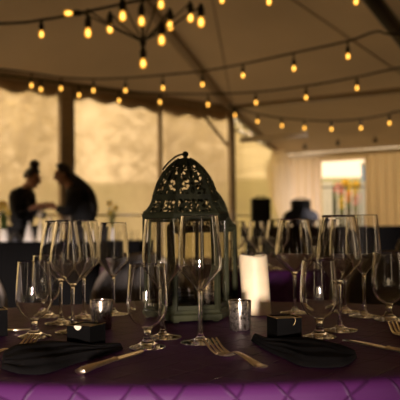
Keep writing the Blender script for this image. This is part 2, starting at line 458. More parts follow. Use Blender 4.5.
# drapes on the back of the low tent
nC = V(dC.y, -dC.x, 0)
if nC.y > 0: nC = -nC
def colC(px):                                   # distance along the back wall seen at that column
    d = ray(px, 180); n = V(-dC.y, dC.x, 0)
    p = CAM + d * ((cQ - CAM).dot(n) / d.dot(n)); return (p - cQ).dot(dC)
def drape(s0, s1, label, z0=.02, z1=2.27, pinch=None, off=.04):
    bm = bmesh.new(); nu = max(30, int((s1 - s0) * 60)); nv = 18; g = []
    for i in range(nu + 1):
        col_ = []
        for j in range(nv + 1):
            z = lerp(z0, z1, j / nv); u = i / nu
            s = lerp(s0, s1, u)
            if pinch:
                k = pinch(z); sm = (s0 + s1) / 2; s = sm + (s - sm) * k
            amp = .03 * (1.2 - .5 * j / nv)
            o_ = amp * math.sin(u * (s1 - s0) * 2 * PI / .17) + .35 * amp * math.sin(u * 23 + z)
            p = cQ + dC * s + nC * (off + o_); col_.append(bm.verts.new((p.x, p.y, z)))
        g.append(col_)
    for i in range(nu):
        for j in range(nv): bm.faces.new((g[i][j], g[i + 1][j], g[i + 1][j + 1], g[i][j + 1]))
    solidify(bm, .006)
    return tag(obj('drape', bm, M['curtain'], None, 60), label, 'curtain', 'pale drapes on the far wall')
dl, dr = colC(323), colC(366)
drape(.02, dl, 'pleated pale drape filling the wall left of the bright doorway')
drape(dr, 3.95, 'pleated pale drape filling the wall right of the bright doorway')
bm = bmesh.new(); add_box(bm, (0, 0, 0), (1, 1, 1)); bm.free()
# header strip above the doorway
bm = bmesh.new(); h0 = cQ + dC * (dl - .02); h1 = cQ + dC * (dr + .02)
quad_grid(bm, V(h0.x, h0.y, 2.17), V(h1.x, h1.y, 2.17), V(h1.x, h1.y, 2.36), V(h0.x, h0.y, 2.36), 4, 1); solidify(bm, .01)
struct('door_1', bm, M['curtain'], 'header strip over the bright doorway')
# bunched, tied drape in the corner
bm = bmesh.new(); rings = []; nseg = 72
pc = D(281.5, 180, 15.0 - .75)
for j in range(31):
    z = lerp(.3, 2.36, j / 30)
    r = interp([(.3, .17), (.8, .12), (1.05, .06), (1.2, .11), (1.6, .18), (2.0, .19), (2.36, .10)], z)
    ring = []
    for i in range(nseg):
        a = 2 * PI * i / nseg; rr = r * (1 + .16 * math.sin(9 * a + .6 * z) + .06 * math.sin(17 * a))
        ring.append(bm.verts.new((pc.x + rr * math.cos(a) + .05 * math.sin(2.2 * z), pc.y + .7 * rr * math.sin(a), z)))
    rings.append(ring)
for a, b in zip(rings, rings[1:]):
    for i in range(nseg): bm.faces.new((a[i], a[(i + 1) % nseg], b[(i + 1) % nseg], b[i]))
bm.faces.new(rings[0][::-1]); bm.faces.new(rings[-1])
td = tag(obj('tied_drape', bm, M['sheer'], None, 60), 'bunched pale drape tied back in the far corner beside the black loudspeaker', 'curtain')
bm = bmesh.new(); add_tube(bm, [V(pc.x + .05 * math.sin(2.3) + .075 * math.cos(a), pc.y + .055 * math.sin(a), 1.05) for a in [2 * PI * k / 20 for k in range(20)]], .012, 6, True); obj('tie_band', bm, M['white'], td)
# dark clips under the low roof
for k, (px, py) in enumerate(((305, 145), (338, 141), (375, 138))):
    n2 = (Rr - cP).cross(cQ - cP).normalized()
    p = on_plane(px, py - 3, cP + V(0, 0, -.03), n2)
    t = thing('roof_clip', ('dark roof clip furthest left under the low roof', 'dark roof clip above the bright doorway', 'dark roof clip furthest right under the low roof')[k], 'clip', p, 0, 'clips under the low roof')
    bm = bmesh.new(); add_tube(bm, [V(0, 0, 0), V(0, 0, -.05)], .008, 6); obj('stem', bm, M['metal_dark'], t)
    bm = bmesh.new(); add_lathe(bm, [(0, -.13), (.03, -.125), (.04, -.09), (.03, -.06), (.012, -.05), (0, -.05)], 12); obj('cap', bm, M['metal_dark'], t)

# ------------------------------------------------------------------ outside
bm = bmesh.new()
n = 40
g = []
for i in range(n + 1):
    row = []
    for j in range(n + 1):
        x = lerp(-60, 60, i / n); y = lerp(-30, 110, j / n)
        d = max(0, math.hypot(x, y - 8) - 14) if y > 0 else 0
        z = -.06 + min(d * .105, 5.6) + (.25 * math.sin(x * .35) * math.cos(y * .27) if d > 3 else 0)
        row.append(bm.verts.new((x, y, z)))
    g.append(row)
for i in range(n):
    for j in range(n): bm.faces.new((g[i][j], g[i + 1][j], g[i + 1][j + 1], g[i][j + 1]))
go = struct('ground', bm, M['ground'], 'grassy bank outside the tent'); go['category'] = 'ground'
def gz(x, y):
    d = max(0, math.hypot(x, y - 8) - 14) if y > 0 else 0
    return -.06 + min(d * .105, 5.6)
def blob_leaves(bm, c, rx, rz, nleaf, size, rnd):
    for _ in range(nleaf):
        while True:
            p = V(rnd.uniform(-1, 1), rnd.uniform(-1, 1), rnd.uniform(-1, 1))
            if .35 < p.length < 1: break
        q = Vector(c) + V(p.x * rx, p.y * rx, p.z * rz)
        r = Euler((rnd.uniform(0, 6), rnd.uniform(0, 6), rnd.uniform(0, 6))).to_matrix()
        s = size * rnd.uniform(.6, 1.3)
        vs = [bm.verts.new(q + r @ V(*k)) for k in ((-s, 0, 0), (0, -s * .55, s * .12), (s, 0, 0), (0, s * .55, s * .12))]
        bm.faces.new(vs)
def tree(px, Y, h, w, label, seed):
    rnd = random.Random(seed)
    p = D(px, 200, Y); z0 = gz(p.x, p.y)
    t = thing('tree', label, 'tree', (p.x, p.y, z0 - .1), 0, 'trees on the bank')
    bm = bmesh.new(); add_tube(bm, bez([(0, 0, 0), (.1, 0, h * .3), (-.1, .1, h * .6), (.05, 0, h * .95)], 4), [lerp(.2, .05, k / 12) for k in range(13)], 8); obj('trunk', bm, M['bark'], t)
    bm = bmesh.new()
    for k in range(14):
        a = rnd.uniform(0, 2 * PI); z1 = h * rnd.uniform(.3, .85); l = w * rnd.uniform(.5, 1)
        add_tube(bm, bez([(0, 0, z1), (l * .4 * math.cos(a), l * .4 * math.sin(a), z1 + l * .35), (l * math.cos(a), l * math.sin(a), z1 + l * .8)], 3), [.06, .055, .05, .042, .035, .025, .015], 6)
    obj('branches', bm, M['bark'], t)
    bm = bmesh.new(); blob_leaves(bm, (0, 0, h * .55), w * 1.3, h * .52, 2600, .13, rnd); obj('crown', bm, M['foliage'], t)
for a in ((10, 29, 7.0, 2.2, 'bare leafy tree outside the left window left of the strap', 1), (48, 38, 8, 2.5, 'leafy tree outside the left window just left of the wide pole', 2),
          (95, 47, 9.5, 3.0, 'leafy tree outside right of the wide pole', 3), (200, 31, 6.5, 2.2, 'leafy tree outside behind the large lantern', 5), (252, 40, 8, 2.6, 'leafy tree outside the low tent beside the corner pole', 6)):
    tree(*a)

# seen through the doorway: fence, flowering bushes, hedge, blue cabin
def dpt(px, Y): p = D(px, 190, Y); return p
FY = 19.0
zf = gz(dpt(345, FY).x, FY)
hx0, hx1 = dpt(326, 22.6).x, dpt(375, 22.6).x
bm = bmesh.new(); rnd = random.Random(5)
blob_leaves(bm, ((hx0 + hx1) / 2, 22.6, 1.72), .75, .45, 900, .10, rnd)
add_box(bm, ((hx0 + hx1) / 2, 22.6, 1.05), (1.4, .35, 2.05), None, .1)
tag(obj('hedge', bm, M['hedge'], None, 0), 'dark hedge beyond the bright doorway behind the flowers', 'hedge')
t = thing('fence', 'white picket fence with a dark top rail beyond the bright doorway', 'fence', (0, FY - .4, zf))
fy = 0.0
ztop = D(345, 187, FY - .4).z - zf
bm = bmesh.new(); x0 = dpt(322, FY - .4).x; x1 = dpt(364.5, FY - .4).x
add_tube(bm, [V(x0, 0, ztop), V(x1, 0, ztop)], .022, 8); obj('top_rail', bm, M['metal_dark'], t)
for px in (325, 330, 337.5, 345, 352, 358.5, 363):
    bm = bmesh.new(); x = dpt(px, FY - .4).x; wide = px in (330, 363, 325)
    hh = ztop + (.16 if wide else -.03)
    ww = .055 if wide else .022
    add_prism(bm, [(x - ww, 0), (x + ww, 0), (x + ww, hh - .06), (x, hh), (x - ww, hh - .06)], -.015, .015); obj('picket', bm, M['white'], t)
cols = [('fl_yellow', 345, 184), ('fl_yellow', 351.5, 190), ('fl_pink', 338, 189), ('fl_orange', 348, 198), ('fl_yellow', 356, 186), ('fl_pink', 355, 200), ('fl_yellow', 341, 202), ('fl_red', 361, 198)]
nm = ['yellow flowering bush highest beyond the doorway left of centre', 'yellow flowering bush in the very middle of the doorway', 'pink flowering bush by the left fence posts', 'orange flowering bush low in the middle of the doorway',
      'yellow flowering bush furthest right, near the right fence post', 'pink flowering bush low on the right of the doorway', 'yellow flowering bush low on the left of the doorway', 'red flowering bush beside the right fence post']
for k, (mn, px, py) in enumerate(cols):
    p = D(px, py, FY + .2 + .34 * (3, 1, 2, 0, 6, 4, 5, 7)[k]); rnd = random.Random(k + 30)
    t = thing('flowering_bush', nm[k], 'bush', (p.x, p.y, zf), 0, 'flowering bushes beyond the doorway')
    hz = p.z - zf
    bm = bmesh.new(); add_tube(bm, [V(0, 0, 0), V(0, 0, hz)], .02, 6); obj('stem', bm, M['bark'], t)
    bm = bmesh.new(); blob_leaves(bm, (0, 0, hz - .1), .11, .20, 90, .05, rnd); obj('leaves', bm, M['bush'], t, 0)
    bm = bmesh.new(); blob_leaves(bm, (0, -.10, hz), .13, .16, 80, .055, rnd); obj('blossom', bm, M[mn], t, 0)
p = D(369, 185, 18.2)
t = thing('cabin', 'blue cabin edge showing at the right of the bright doorway', 'cabin', (p.x + .56, 18.2, zf))
hb = D(366, 163, 18.2).z - zf
bm = bmesh.new(); add_box(bm, (0, .45, hb / 2), (1.1, .9, hb), None, .02); obj('walls', bm, M['blue'], t)
bm = bmesh.new(); add_box(bm, (0, .45, hb + .04), (1.14, .94, .1), None, .03); obj('roof', bm, M['white'], t)
bm = bmesh.new(); add_box(bm, (.1, -.012, hb * .46), (.7, .03, hb * .86), None, .01); d = obj('door', bm, M['blue'], t)
bm = bmesh.new(); add_box(bm, (-.2, -.04, hb * .45), (.03, .03, .12), None, .005); obj('handle', bm, M['metal_dark'], d)

# ------------------------------------------------------------------ dining table
TC = V(-.03, 1.560, 0); TA, TB = .80, .555
def dressed_table(c, a, b, kind, tl, cl, ph):
    t = thing(kind, tl, 'table', (c.x, c.y, 0))
    bm = bmesh.new(); N = 96; rg = []
    for (o, z) in ((-.02, TZ - .03), (-.014, TZ - .026), (-.012, TZ - .010), (-.014, TZ - .006)):
        rg.append([bm.verts.new(((a + o) * math.cos(2 * PI * i / N), (b + o) * math.sin(2 * PI * i / N), z)) for i in range(N)])
    for p_, q_ in zip(rg, rg[1:]):
        for i in range(N): bm.faces.new((p_[i], p_[(i + 1) % N], q_[(i + 1) % N], q_[i]))
    bm.faces.new(rg[0][::-1]); bm.faces.new(rg[-1]); obj('tabletop', bm, M['bark'], t)
    for k in range(4):
        an = PI / 4 + k * PI / 2; bm = bmesh.new(); add_tube(bm, [V(.6 * a * math.cos(an), .6 * b * math.sin(an), TZ - .03), V(.68 * a * math.cos(an), .68 * b * math.sin(an), 0)], .018, 10); obj('leg', bm, M['metal_dark'], t)
    bm = bmesh.new(); seg = 360
    uvl = bm.loops.layers.uv.new('cloth'); uvd = {}
    prof = [(s_, None, 0) for s_ in (.06, .2, .35, .5, .65, .8, .9, .96)] + [(1, o, z) for o, z in ((-.010, -.0008), (-.004, -.003), (0, -.007), (.003, -.014), (.005, -.03))] + [(1, .006, -z) for z in (.06, .1, .16, .24, .34, .46, .58, .70)]
    rings = []
    for (s_, o, z) in prof:
        k = max(0, -z - .02) / .68; ring = []
        for i in range(seg):
            an = 2 * PI * i / seg; ca, sa = math.cos(an), math.sin(an)
            w_ = (.040 * math.sin(13 * an + ph) + .026 * math.sin(29 * an + .5 + ph) + .014 * math.sin(47 * an)) * k ** .75
            oo = (0 if o is None else o) + w_ + .05 * k
            v = bm.verts.new(((a * s_ + oo) * ca, (b * s_ + oo) * sa, TZ - .001 + z)); ring.append(v)
            nx, ny = ca / a, sa / b; l_ = math.hypot(nx, ny); uvd[v] = (a * s_ * ca - z * nx / l_, b * s_ * sa - z * ny / l_)
        rings.append(ring)
    cv = bm.verts.new((0, 0, TZ - .001)); uvd[cv] = (0, 0)
    def mk(vs):
        f = bm.faces.new(vs)
        for l in f.loops: l[uvl].uv = uvd[l.vert]
    for i in range(seg): mk((cv, rings[0][i], rings[0][(i + 1) % seg]))
    for q in range(len(rings) - 1):
        for i in range(seg):
            j = (i + 1) % seg; mk((rings[q][i], rings[q + 1][i], rings[q + 1][j], rings[q][j]))
    co = obj('tablecloth', bm, M['cloth'], None, 80); co.location = (c.x, c.y, 0)
    tag(co, cl, 'tablecloth', 'purple tablecloths')
dressed_table(TC, TA, TB, 'dining_table', 'oval dining table in front, under the purple cloth', 'purple pintuck tablecloth on the near table, its bright edge along the bottom of the photo', 1.2)
T2 = V(.18, 4.12, 0)
dressed_table(T2, .72, .72, 'dining_table', 'round dining table behind the near one, under its own purple cloth', 'purple tablecloth on the second table, seen in slivers behind the lantern and candle', .3)

# ------------------------------------------------------------------ glasses
def stemware(outer, wall, bowl_bottom):
    # outer profile from foot edge to rim; the inner one runs back down
    idx = next(i for i, p in enumerate(outer) if p[1] >= bowl_bottom)
    inner = []
    for (r, z) in reversed(outer[idx + 1:]):
        inner.append((max(r - wall, .0015), z + (0 if z == outer[-1][1] else wall * .4)))
    prof = [(0, .0006)] + outer + [(outer[-1][0] - wall * .5, outer[-1][1] + wall * .45)] + inner + [(0, outer[idx][1] + wall * 2.2)]
    bm = bmesh.new(); add_lathe(bm, prof, 64); return bm
def smooth_prof(pts, n=5):
    o = bez([(a, 0, b) for a, b in pts], n); return [(max(p.x, 0), p.z) for p in o]
base_foot = [(.0352, 0.0), (.0357, .0008), (.0352, .0018)] + smooth_prof([(.0352, .0018), (.02, .0042), (.009, .0085), (.0048, .018), (.0037, .04), (.0036, .075), (.0042, .090)], 4)[1:]
nar = base_foot + smooth_prof([(.0042, .090), (.0075, .096), (.020, .110), (.0345, .1265), (.0392, .134), (.0393, .143), (.0382, .165), (.0358, .195), (.0330, .2250)], 5)[1:]
wid = base_foot + smooth_prof([(.0042, .090), (.008, .0955), (.024, .111), (.0410, .128), (.0462, .136), (.0463, .145), (.0442, .165), (.0395, .195), (.0335, .2250)], 5)[1:]
gob = [(.0315, 0), (.0322, .001), (.0315, .0022)] + smooth_prof([(.0315, .0022), (.019, .006), (.010, .012), (.0066, .021), (.0072, .030), (.011, .036), (.024, .045), (.0335, .060), (.0358, .076), (.0350, .098), (.0332, .122), (.0315, .1450)], 5)[1:]
ME_N = finish_mesh('slim_wine_glass', stemware(nar, .0015, .094), M['glass'], 40)
ME_W = finish_mesh('wide_wine_glass', stemware(wid, .0015, .094), M['glass'], 40)
ME_G = finish_mesh('water_goblet', stemware(gob, .0019, .034), M['glass'], 40)
def glass(name, me, px, py, label, group, sc=1.0, sz=None):
    p = P(px, py); o = obj_me(name, me); o.location = (p.x, p.y, TZ); o.scale = (sc, sc, sz or sc); o.rotation_euler = (0, 0, random.uniform(0, 6))
    return tag(o, label, 'glass', group)
WG = 'wine glasses on the purple table'; GG = 'water goblets on the purple table'
glass('wide_wine_glass', ME_W, 73, 332, 'wide wine glass at the front of the left cluster above the notched black box', WG)
glass('wide_wine_glass', ME_W, 61, 323.5, 'wide wine glass furthest left, just behind the front one of the left cluster', WG)
glass('slim_wine_glass', ME_N, 84, 317.5, 'slim wine glass at the right rear of the left cluster', WG)
glass('slim_wine_glass', ME_N, 113.5, 314.5, 'slim wine glass standing alone between the left cluster and the large lantern', WG, .98)
glass('slim_wine_glass', ME_N, 163, 337.5, 'slim wine glass right behind the water goblet before the lantern', WG)
glass('slim_wine_glass', ME_N, 200.5, 342.5, 'slim wine glass in the centre foreground, its foot by the fork tines', WG, 1.02)
glass('wide_wine_glass', ME_W, 295, 313, 'wide wine glass between the cream candle and the right cluster', WG)
glass('wide_wine_glass', ME_W, 340, 330.5, 'wide wine glass at the front of the right cluster, right of the goblet', WG, .97, 1.02)
glass('slim_wine_glass', ME_N, 364.5, 316.5, 'slim wine glass between the tall right hand glass and the goblet at the right edge', WG, 1.0, 1.03)
glass('slim_wine_glass', ME_N, 345, 312, 'slim wine glass hidden behind the front glass of the right cluster', WG)
glass('water_goblet', ME_G, 34.5, 337, 'short water goblet at the far left in front of the left cluster', GG)
glass('water_goblet', ME_G, 147.5, 347.5, 'short water goblet before the large lantern, beyond the knife tip', GG, 1.0)
glass('water_goblet', ME_G, 319.5, 337, 'short water goblet behind the right hand napkin', GG, .99)
glass('water_goblet', ME_G, 389, 320, 'short water goblet at the right edge of the photo', GG, 1.02)
glass('water_goblet', ME_G, 47, 317, 'short water goblet behind the left wine glasses', GG)
FG = 'wine glasses on the second table'
def far(name, me, px, Y, label, group, sc=1.0):
    p = D(px, 240, Y); o = obj_me(name, me); o.location = (p.x, p.y, TZ); o.scale = (sc, sc, sc); tag(o, label, 'glass', group)
far('wide_wine_glass', ME_W, 238, 3.62, 'wine glass on the second table showing between lantern and candle', FG, 1.0)
far('slim_wine_glass', ME_N, 256.5, 3.55, 'wine glass on the second table directly above the candle', FG, 1.0)
far('wide_wine_glass', ME_W, 276, 3.5, 'wine glass on the second table just right of the candle', FG, 1.03)
far('wide_wine_glass', ME_W, 314, 3.6, 'wine glass on the second table left behind the right cluster', FG, 1.02)
far('water_goblet', ME_G, 247, 3.85, 'water goblet on the second table above the left edge of the candle', 'water goblets on the second table')
far('water_goblet', ME_G, 266, 3.8, 'water goblet on the second table above the right edge of the candle', 'water goblets on the second table')

# ------------------------------------------------------------------ votives and candle
def votive():
    bm = bmesh.new()
    add_lathe(bm, [(0, .0), (.0195, 0), (.0205, .001), (.0212, .006), (.0222, .03), (.0236, .059), (.0233, .0600), (.0222, .0596), (.0205, .03), (.0195, .012), (0, .010)], 48)
    return finish_mesh('votive_holder', bm, M['mercury'], 40)
ME_V = votive()
for px, py, lab in ((240, 330, 'speckled mercury glass votive in front of the cream candle'), (101.5, 329, 'speckled mercury glass votive behind the notched black box'), (207, 306, 'speckled mercury glass votive standing inside the large lantern')):
    inside = 'inside' in lab; p = D(px, py, 1.725) if inside else P(px, py); o = obj_me('votive_holder', ME_V); o.location = (p.x, p.y, TZ + (.0262 if inside else 0)); tag(o, lab, 'candle holder', 'mercury glass votives')
p = P(257, 314)
t = thing('pillar_candle', 'cream pillar candle, slightly leaning, right of the lantern', 'candle', (p.x, p.y, TZ))
bm = bmesh.new()
prof = [(0, 0), (.0325, 0), (.0338, .002)] + [(.0338, z) for z in (.03, .06, .09, .115)] + [(.0340, .130), (.0336, .136), (.0315, .1395), (.0285, .138), (.024, .131), (.012, .128), (0, .128)]
add_lathe(bm, prof, 64)
for v in bm.verts:
    a = math.atan2(v.co.y, v.co.x); k = 1 + .02 * math.sin(3 * a + v.co.z * 40) * (v.co.z / .14)
    v.co.x *= k; v.co.y *= k; v.co.x -= v.co.z * .055; v.co.z += (.0025 * math.sin(a * 2 + 1) if v.co.z > .12 else 0)
obj('wax', bm, M['candle'], t, 50)
bm = bmesh.new(); add_tube(bm, bez([(-.007, 0, .127), (-.008, 0, .134), (-.005, 0, .139)], 4), .0012, 6); obj('wick', bm, M['wick'], t)

# ------------------------------------------------------------------ lantern
HROT = R(13.8)
def hexpt(Rr, k, z): a = -PI / 2 + R(60) * k - HROT; return V(Rr * math.cos(a), Rr * math.sin(a), z)
def hexring(bm, ro, ri, z0, z1, bev=.0):
    a = [[bm.verts.new(hexpt(r, k, z)) for k in range(6)] for r, z in ((ro, z0), (ro, z1), (ri, z1), (ri, z0))]
    for q in range(4):
        for k in range(6):
            bm.faces.new((a[q][k], a[q][(k + 1) % 6], a[(q + 1) % 4][(k + 1) % 6], a[(q + 1) % 4][k]))
def hexplate(bm, prof):
    rings = []
    for r, z in prof: rings.append([bm.verts.new(hexpt(r, k, z)) for k in range(6)])
    for a, b in zip(rings, rings[1:]):
        for k in range(6): bm.faces.new((a[k], a[(k + 1) % 6], b[(k + 1) % 6], b[k]))
    bm.faces.new(rings[0][::-1]); bm.faces.new(rings[-1])
def pierced(u, y, w, H, kind):
    """True where the sheet is cut away; u in -1..1 across, y height up the sheet, w half width there."""
    x = u * w
    if abs(u) > 1 - .0055 / max(w, .004): return False
    def petal(cx, cy, ang, L, W):
        dx, dy = x - cx, y - cy; ca, sa = math.cos(ang), math.sin(ang)
        a = dx * ca + dy * sa; b = -dx * sa + dy * ca
        if a < 0 or a > L: return False
        return abs(b) < W * math.sin(PI * a / L) ** .8
    if kind == 'dome':
        cy = H * .27
        for c0, c1, sc in ((0, cy, 1.25), (0, H * .66, .95), (.030, H * .47, .72), (-.030, H * .47, .72), (.034, H * .09, .70), (-.034, H * .09, .70)):
            r = math.hypot(x - c0, y - c1)
            if r < .0032 * sc: return True
            for q in range(6):
                an = q * PI / 3 + PI / 6
                if petal(c0 + .0046 * sc * math.cos(an), c1 + .0046 * sc * math.sin(an), an, .0165 * sc, .0047 * sc): return True
        for c0, c1, a_, b_ in ((0, H * .86, .005, .008), (.0165, H * .52, .0045, .007), (-.0165, H * .52, .0045, .007), (.021, H * .27, .0042, .0075), (-.021, H * .27, .0042, .0075), (.014, H * .045, .005, .005), (-.014, H * .045, .005, .005)):
            if abs(x - c0) / a_ + abs(y - c1) / b_ < 1: return True
        return False
    # flared band: a row of crosses and drops
    pitch = .030; xx = (x + pitch / 2) % pitch - pitch / 2; x = xx
    cy = H * .5
    for q in range(4):
        an = q * PI / 2
        if petal(.0018 * math.cos(an), cy + .0018 * math.sin(an), an, .0115 if q % 2 == 0 else .0165, .0060): return True
    for sx in (-1, 1):
        for sy in (-1, 1):
            if math.hypot(x - sx * .0115, y - cy - sy * .0125) < .0036: return True
    return False
def pierced_shell(prof, kind, nu, nv):
    bm = bmesh.new()
    zs = [p[1] for p in prof]
    # arc length table
    cum = [0]
    for (r0, z0), (r1, z1) in zip(prof, prof[1:]): cum.append(cum[-1] + math.hypot((r1 - r0) * .866, z1 - z0))
    H = cum[-1]
    rt = [(c, p[0]) for c, p in zip(cum, prof)]; zt = [(c, p[1]) for c, p in zip(cum, prof)]
    for k in range(6):
        g = {}
        def vert(i, j):
            if (i, j) not in g:
                s = H * j / nv; r = interp(rt, s); z = interp(zt, s)
                g[(i, j)] = bm.verts.new(lerp(hexpt(r, k, z), hexpt(r, k + 1, z), i / nu))
            return g[(i, j)]
        for i in range(nu):
            for j in range(nv):
                s = H * (j + .5) / nv; w = interp(rt, s) * .5; u = (i + .5) / nu * 2 - 1
                if s < .0035 or s > H - .004 or not pierced(u, s, w, H, kind):
                    bm.faces.new((vert(i, j), vert(i + 1, j), vert(i + 1, j + 1), vert(i, j + 1)))
    bmesh.ops.remove_doubles(bm, verts=bm.verts, dist=1e-5)
    return bm
LN = P(186.5, 312)
LN = V(LN.x, 1.735, TZ)
LN.x = D(186.3, 260, 1.735).x
lan = thing('lantern', 'large dark bronze lantern with pierced dome at the table centre', 'lantern', LN, 0, 'pierced metal lanterns')
bm = bmesh.new(); hexplate(bm, [(.108, .004), (.110, .008), (.110, .016), (.104, .020), (.102, .026)])
for k in range(6):
    q = hexpt(.092, k, .002); add_box(bm, q, (.014, .014, .0045), None, .001)
obj('base', bm, M['lantern'], lan)
for k in range(6):
    bm = bmesh.new(); q = hexpt(.0965, k, .128); add_box(bm, q, (.011, .011, .206), Matrix.Rotation(-PI / 2 + R(60) * k - HROT, 3, 'Z'), .0018); obj('post', bm, M['lantern'], lan)
    bm = bmesh.new(); a = hexpt(.0945, k, 0); b = hexpt(.0945, k + 1, 0); mid = (a + b) / 2; ang = math.atan2((b - a).y, (b - a).x)
    rot = Matrix.Rotation(ang, 3, 'Z')
    add_box(bm, mid + V(0, 0, .129), ((b - a).length - .012, .002, .196), rot); pn = obj('glass_pane', bm, M['pane'], lan)
    for z in (.031, .227):
        bm = bmesh.new(); add_box(bm, mid + V(0, 0, z), ((b - a).length - .008, .007, .010), rot, .001); obj('rail', bm, M['lantern'], lan)
bm = bmesh.new(); hexplate(bm, [(.098, .226), (.103, .230), (.104, .238), (.100, .242)]); hexring(bm, .0795, .072, .2715, .2825)
obj('eave', bm, M['lantern'], lan)
obj('flared_band', pierced_shell([(.100, .240), (.0905, .247), (.0830, .257), (.0785, .267), (.0765, .276)], 'band', 64, 26), M['lantern'], lan, 50).modifiers.new('sheet', 'SOLIDIFY').thickness = .0018
dome_prof = [(.0755, .279), (.0740, .287), (.0700, .299), (.0655, .311), (.0590, .323), (.0505, .335), (.0430, .3440), (.0330, .3535), (.0240, .3605), (.0150, .3660)]
obj('dome', pierced_shell(dome_prof, 'dome', 64, 84), M['lantern'], lan, 50).modifiers.new('sheet', 'SOLIDIFY').thickness = .0018
bm = bmesh.new()
for k in range(6):
    add_tube(bm, [hexpt(r + .0005, k, z) for r, z in dome_prof], .0028, 6)
    add_tube(bm, [hexpt(r + .0005, k, z) for r, z in ((.100, .241), (.0905, .248), (.0830, .258), (.0785, .268), (.0765, .277))], .0028, 6)
obj('ribs', bm, M['lantern'], lan)
bm = bmesh.new(); add_lathe(bm, [(0, .361), (.017, .3625), (.015, .366), (.004, .369), (.0045, .371), (.0075, .375), (.0075, .379), (.004, .383), (0, .384)], 24); obj('finial', bm, M['lantern'], lan)
bm = bmesh.new(); add_tube(bm, bez([(.002, -.006, .377), (-.018, -.012, .3725), (-.038, -.016, .3570), (-.052, -.018, .3400)], 8), .0022, 8); obj('handle', bm, M['lantern'], lan)
# the second lantern behind
l2 = dup(lan, V(D(203, 260, 1.99).x, 1.99, TZ), R(14), 'smaller bronze lantern standing behind the right side of the large one', scale=(.98, .98, .87))
l2['group'] = 'pierced metal lanterns'

# ------------------------------------------------------------------ black boxes
def favour_box(name_loc, rz, w, d, h, label, notch=False, thread=False):
    t = thing('favour_box', label, 'box', name_loc, rz, 'black boxes at the place settings')
    th = .0012; bm = bmesh.new()
    poly = [(0, 0), (w, 0), (w, h)]
    if notch:
        c = w * .46; r = w * .17
        poly += [(c + r * math.cos(a), h - r * math.sin(a)) for a in [PI * k / 12 for k in range(13)]]
    poly += [(0, h)]
    add_prism(bm, poly, 0, th)
    add_prism(bm, [(0, 0), (w, 0), (w, h), (0, h)], d - th, d)
    add_box(bm, (th / 2, d / 2, h / 2), (th, d - 2 * th, h)); add_box(bm, (w - th / 2, d / 2, h / 2), (th, d - 2 * th, h))
    add_box(bm, (w / 2, d / 2, th / 2), (w, d, th))
    obj('body', bm, M['boxblack'], t, 30)
    bm = bmesh.new(); add_box(bm, (w / 2, d / 2, h - .0030), (w - 2.6 * th, d - 2.6 * th, .0012), None); 
    add_box(bm, (w / 2, th * 1.7, h * .6), (w - 3 * th, .0008, h * .78))
    obj('card_insert', bm, M['boxcard'], t)
    bm = bmesh.new()
    e = .0008
    add_tube(bm, [(0, 0, h), (w if not notch else w * .28, 0, h)], e, 5); add_tube(bm, [(0, 0, h), (0, d, h)], e, 5); add_tube(bm, [(w, 0, h), (w, d, h)], e, 5)
    obj('edge_trim', bm, M['gold'], t)
    if thread:
        bm = bmesh.new(); add_tube(bm, bez([(w * .68, -.001, h + .0015), (w * .72, -.003, h * .9), (w * .66, -.003, h * .76), (w * .63, -.002, h * .72)], 6), .0006, 5); obj('thread', bm, M['gold'], t)
    return t
def corner_box(px, py, rz, w, d, h, label, right=True, **k):
    p = P(px, py)
    if right:  # near corner is the front right one
        p = p - Matrix.Rotation(rz, 3, 'Z') @ V(w, 0, 0)
    return favour_box(V(p.x, p.y, TZ), rz, w, d, h, label, **k)
corner_box(90, 353, R(-24), .046, .050, .0445, 'black box with a half round notch behind the left napkin', notch=True)
corner_box(277.5, 345.5, R(17), .047, .048, .0475, 'black box with a gilt thread behind the right napkin', right=False, thread=True)
corner_box(7.5, 336, R(24), .047, .048, .052, 'black box cut off by the left edge of the photo')

# ------------------------------------------------------------------ napkins
def napkin(front, back, hts, label, tail=0):
    bm = bmesh.new(); n = 64; m_ = 26
    fr = bez([P(a, b) for a, b in front], 12); bk = bez([P(a, b) for a, b in back], 12)
    def samp(c, u):
        x = u * (len(c) - 1); i = min(int(x), len(c) - 2); return lerp(c[i], c[i + 1], x - i)
    ht = [(k / (len(hts) - 1), h) for k, h in enumerate(hts)]
    top = []; bot = []
    for i in range(n + 1):
        u = i / n; a = samp(fr, u); b = samp(bk, u); h = interp(ht, u); tr = []; br = []
        endf = min(1, u / .04, (1 - u) / .03) ** .5 if 0 < u < 1 else .12
        for j in range(m_ + 1):
            v = j / m_
            p = lerp(a, b, v)
            lay = 0
            for e0, am in ((.16, .30), (.40, .22), (.62, .18)):     # stacked folds, stepped across
                ed = e0 + .07 * math.sin(u * 5 + e0 * 9)
                lay += am * max(0, min(1, (v - ed) / .045))
            side = min(1, (v / .10)) ** .5 * min(1, ((1 - v) / .05)) ** .5 if 0 < v < 1 else 0
            z = h * endf * side * (.36 + lay * .92 + .05 * math.sin(u * 17 + v * 6))
            tr.append(bm.verts.new((p.x, p.y, TZ + .0012 + max(z, 0)))); br.append(bm.verts.new((p.x, p.y, TZ + .0005)))
        top.append(tr); bot.append(br)
    for i in range(n):
        for j in range(m_):
            bm.faces.new((top[i][j], top[i + 1][j], top[i + 1][j + 1], top[i][j + 1])); bm.faces.new((bot[i][j], bot[i][j + 1], bot[i + 1][j + 1], bot[i + 1][j]))
    for i in range(n):
        bm.faces.new((top[i][0], bot[i][0], bot[i + 1][0], top[i + 1][0])); bm.faces.new((top[i][m_], top[i + 1][m_], bot[i + 1][m_], bot[i][m_]))
    for j in range(m_):
        bm.faces.new((top[0][j], top[0][j + 1], bot[0][j + 1], bot[0][j])); bm.faces.new((top[n][j], bot[n][j], bot[n][j + 1], top[n][j + 1]))
    return tag(obj('napkin', bm, M['napkin'], None, 40), label, 'napkin', 'black folded napkins')
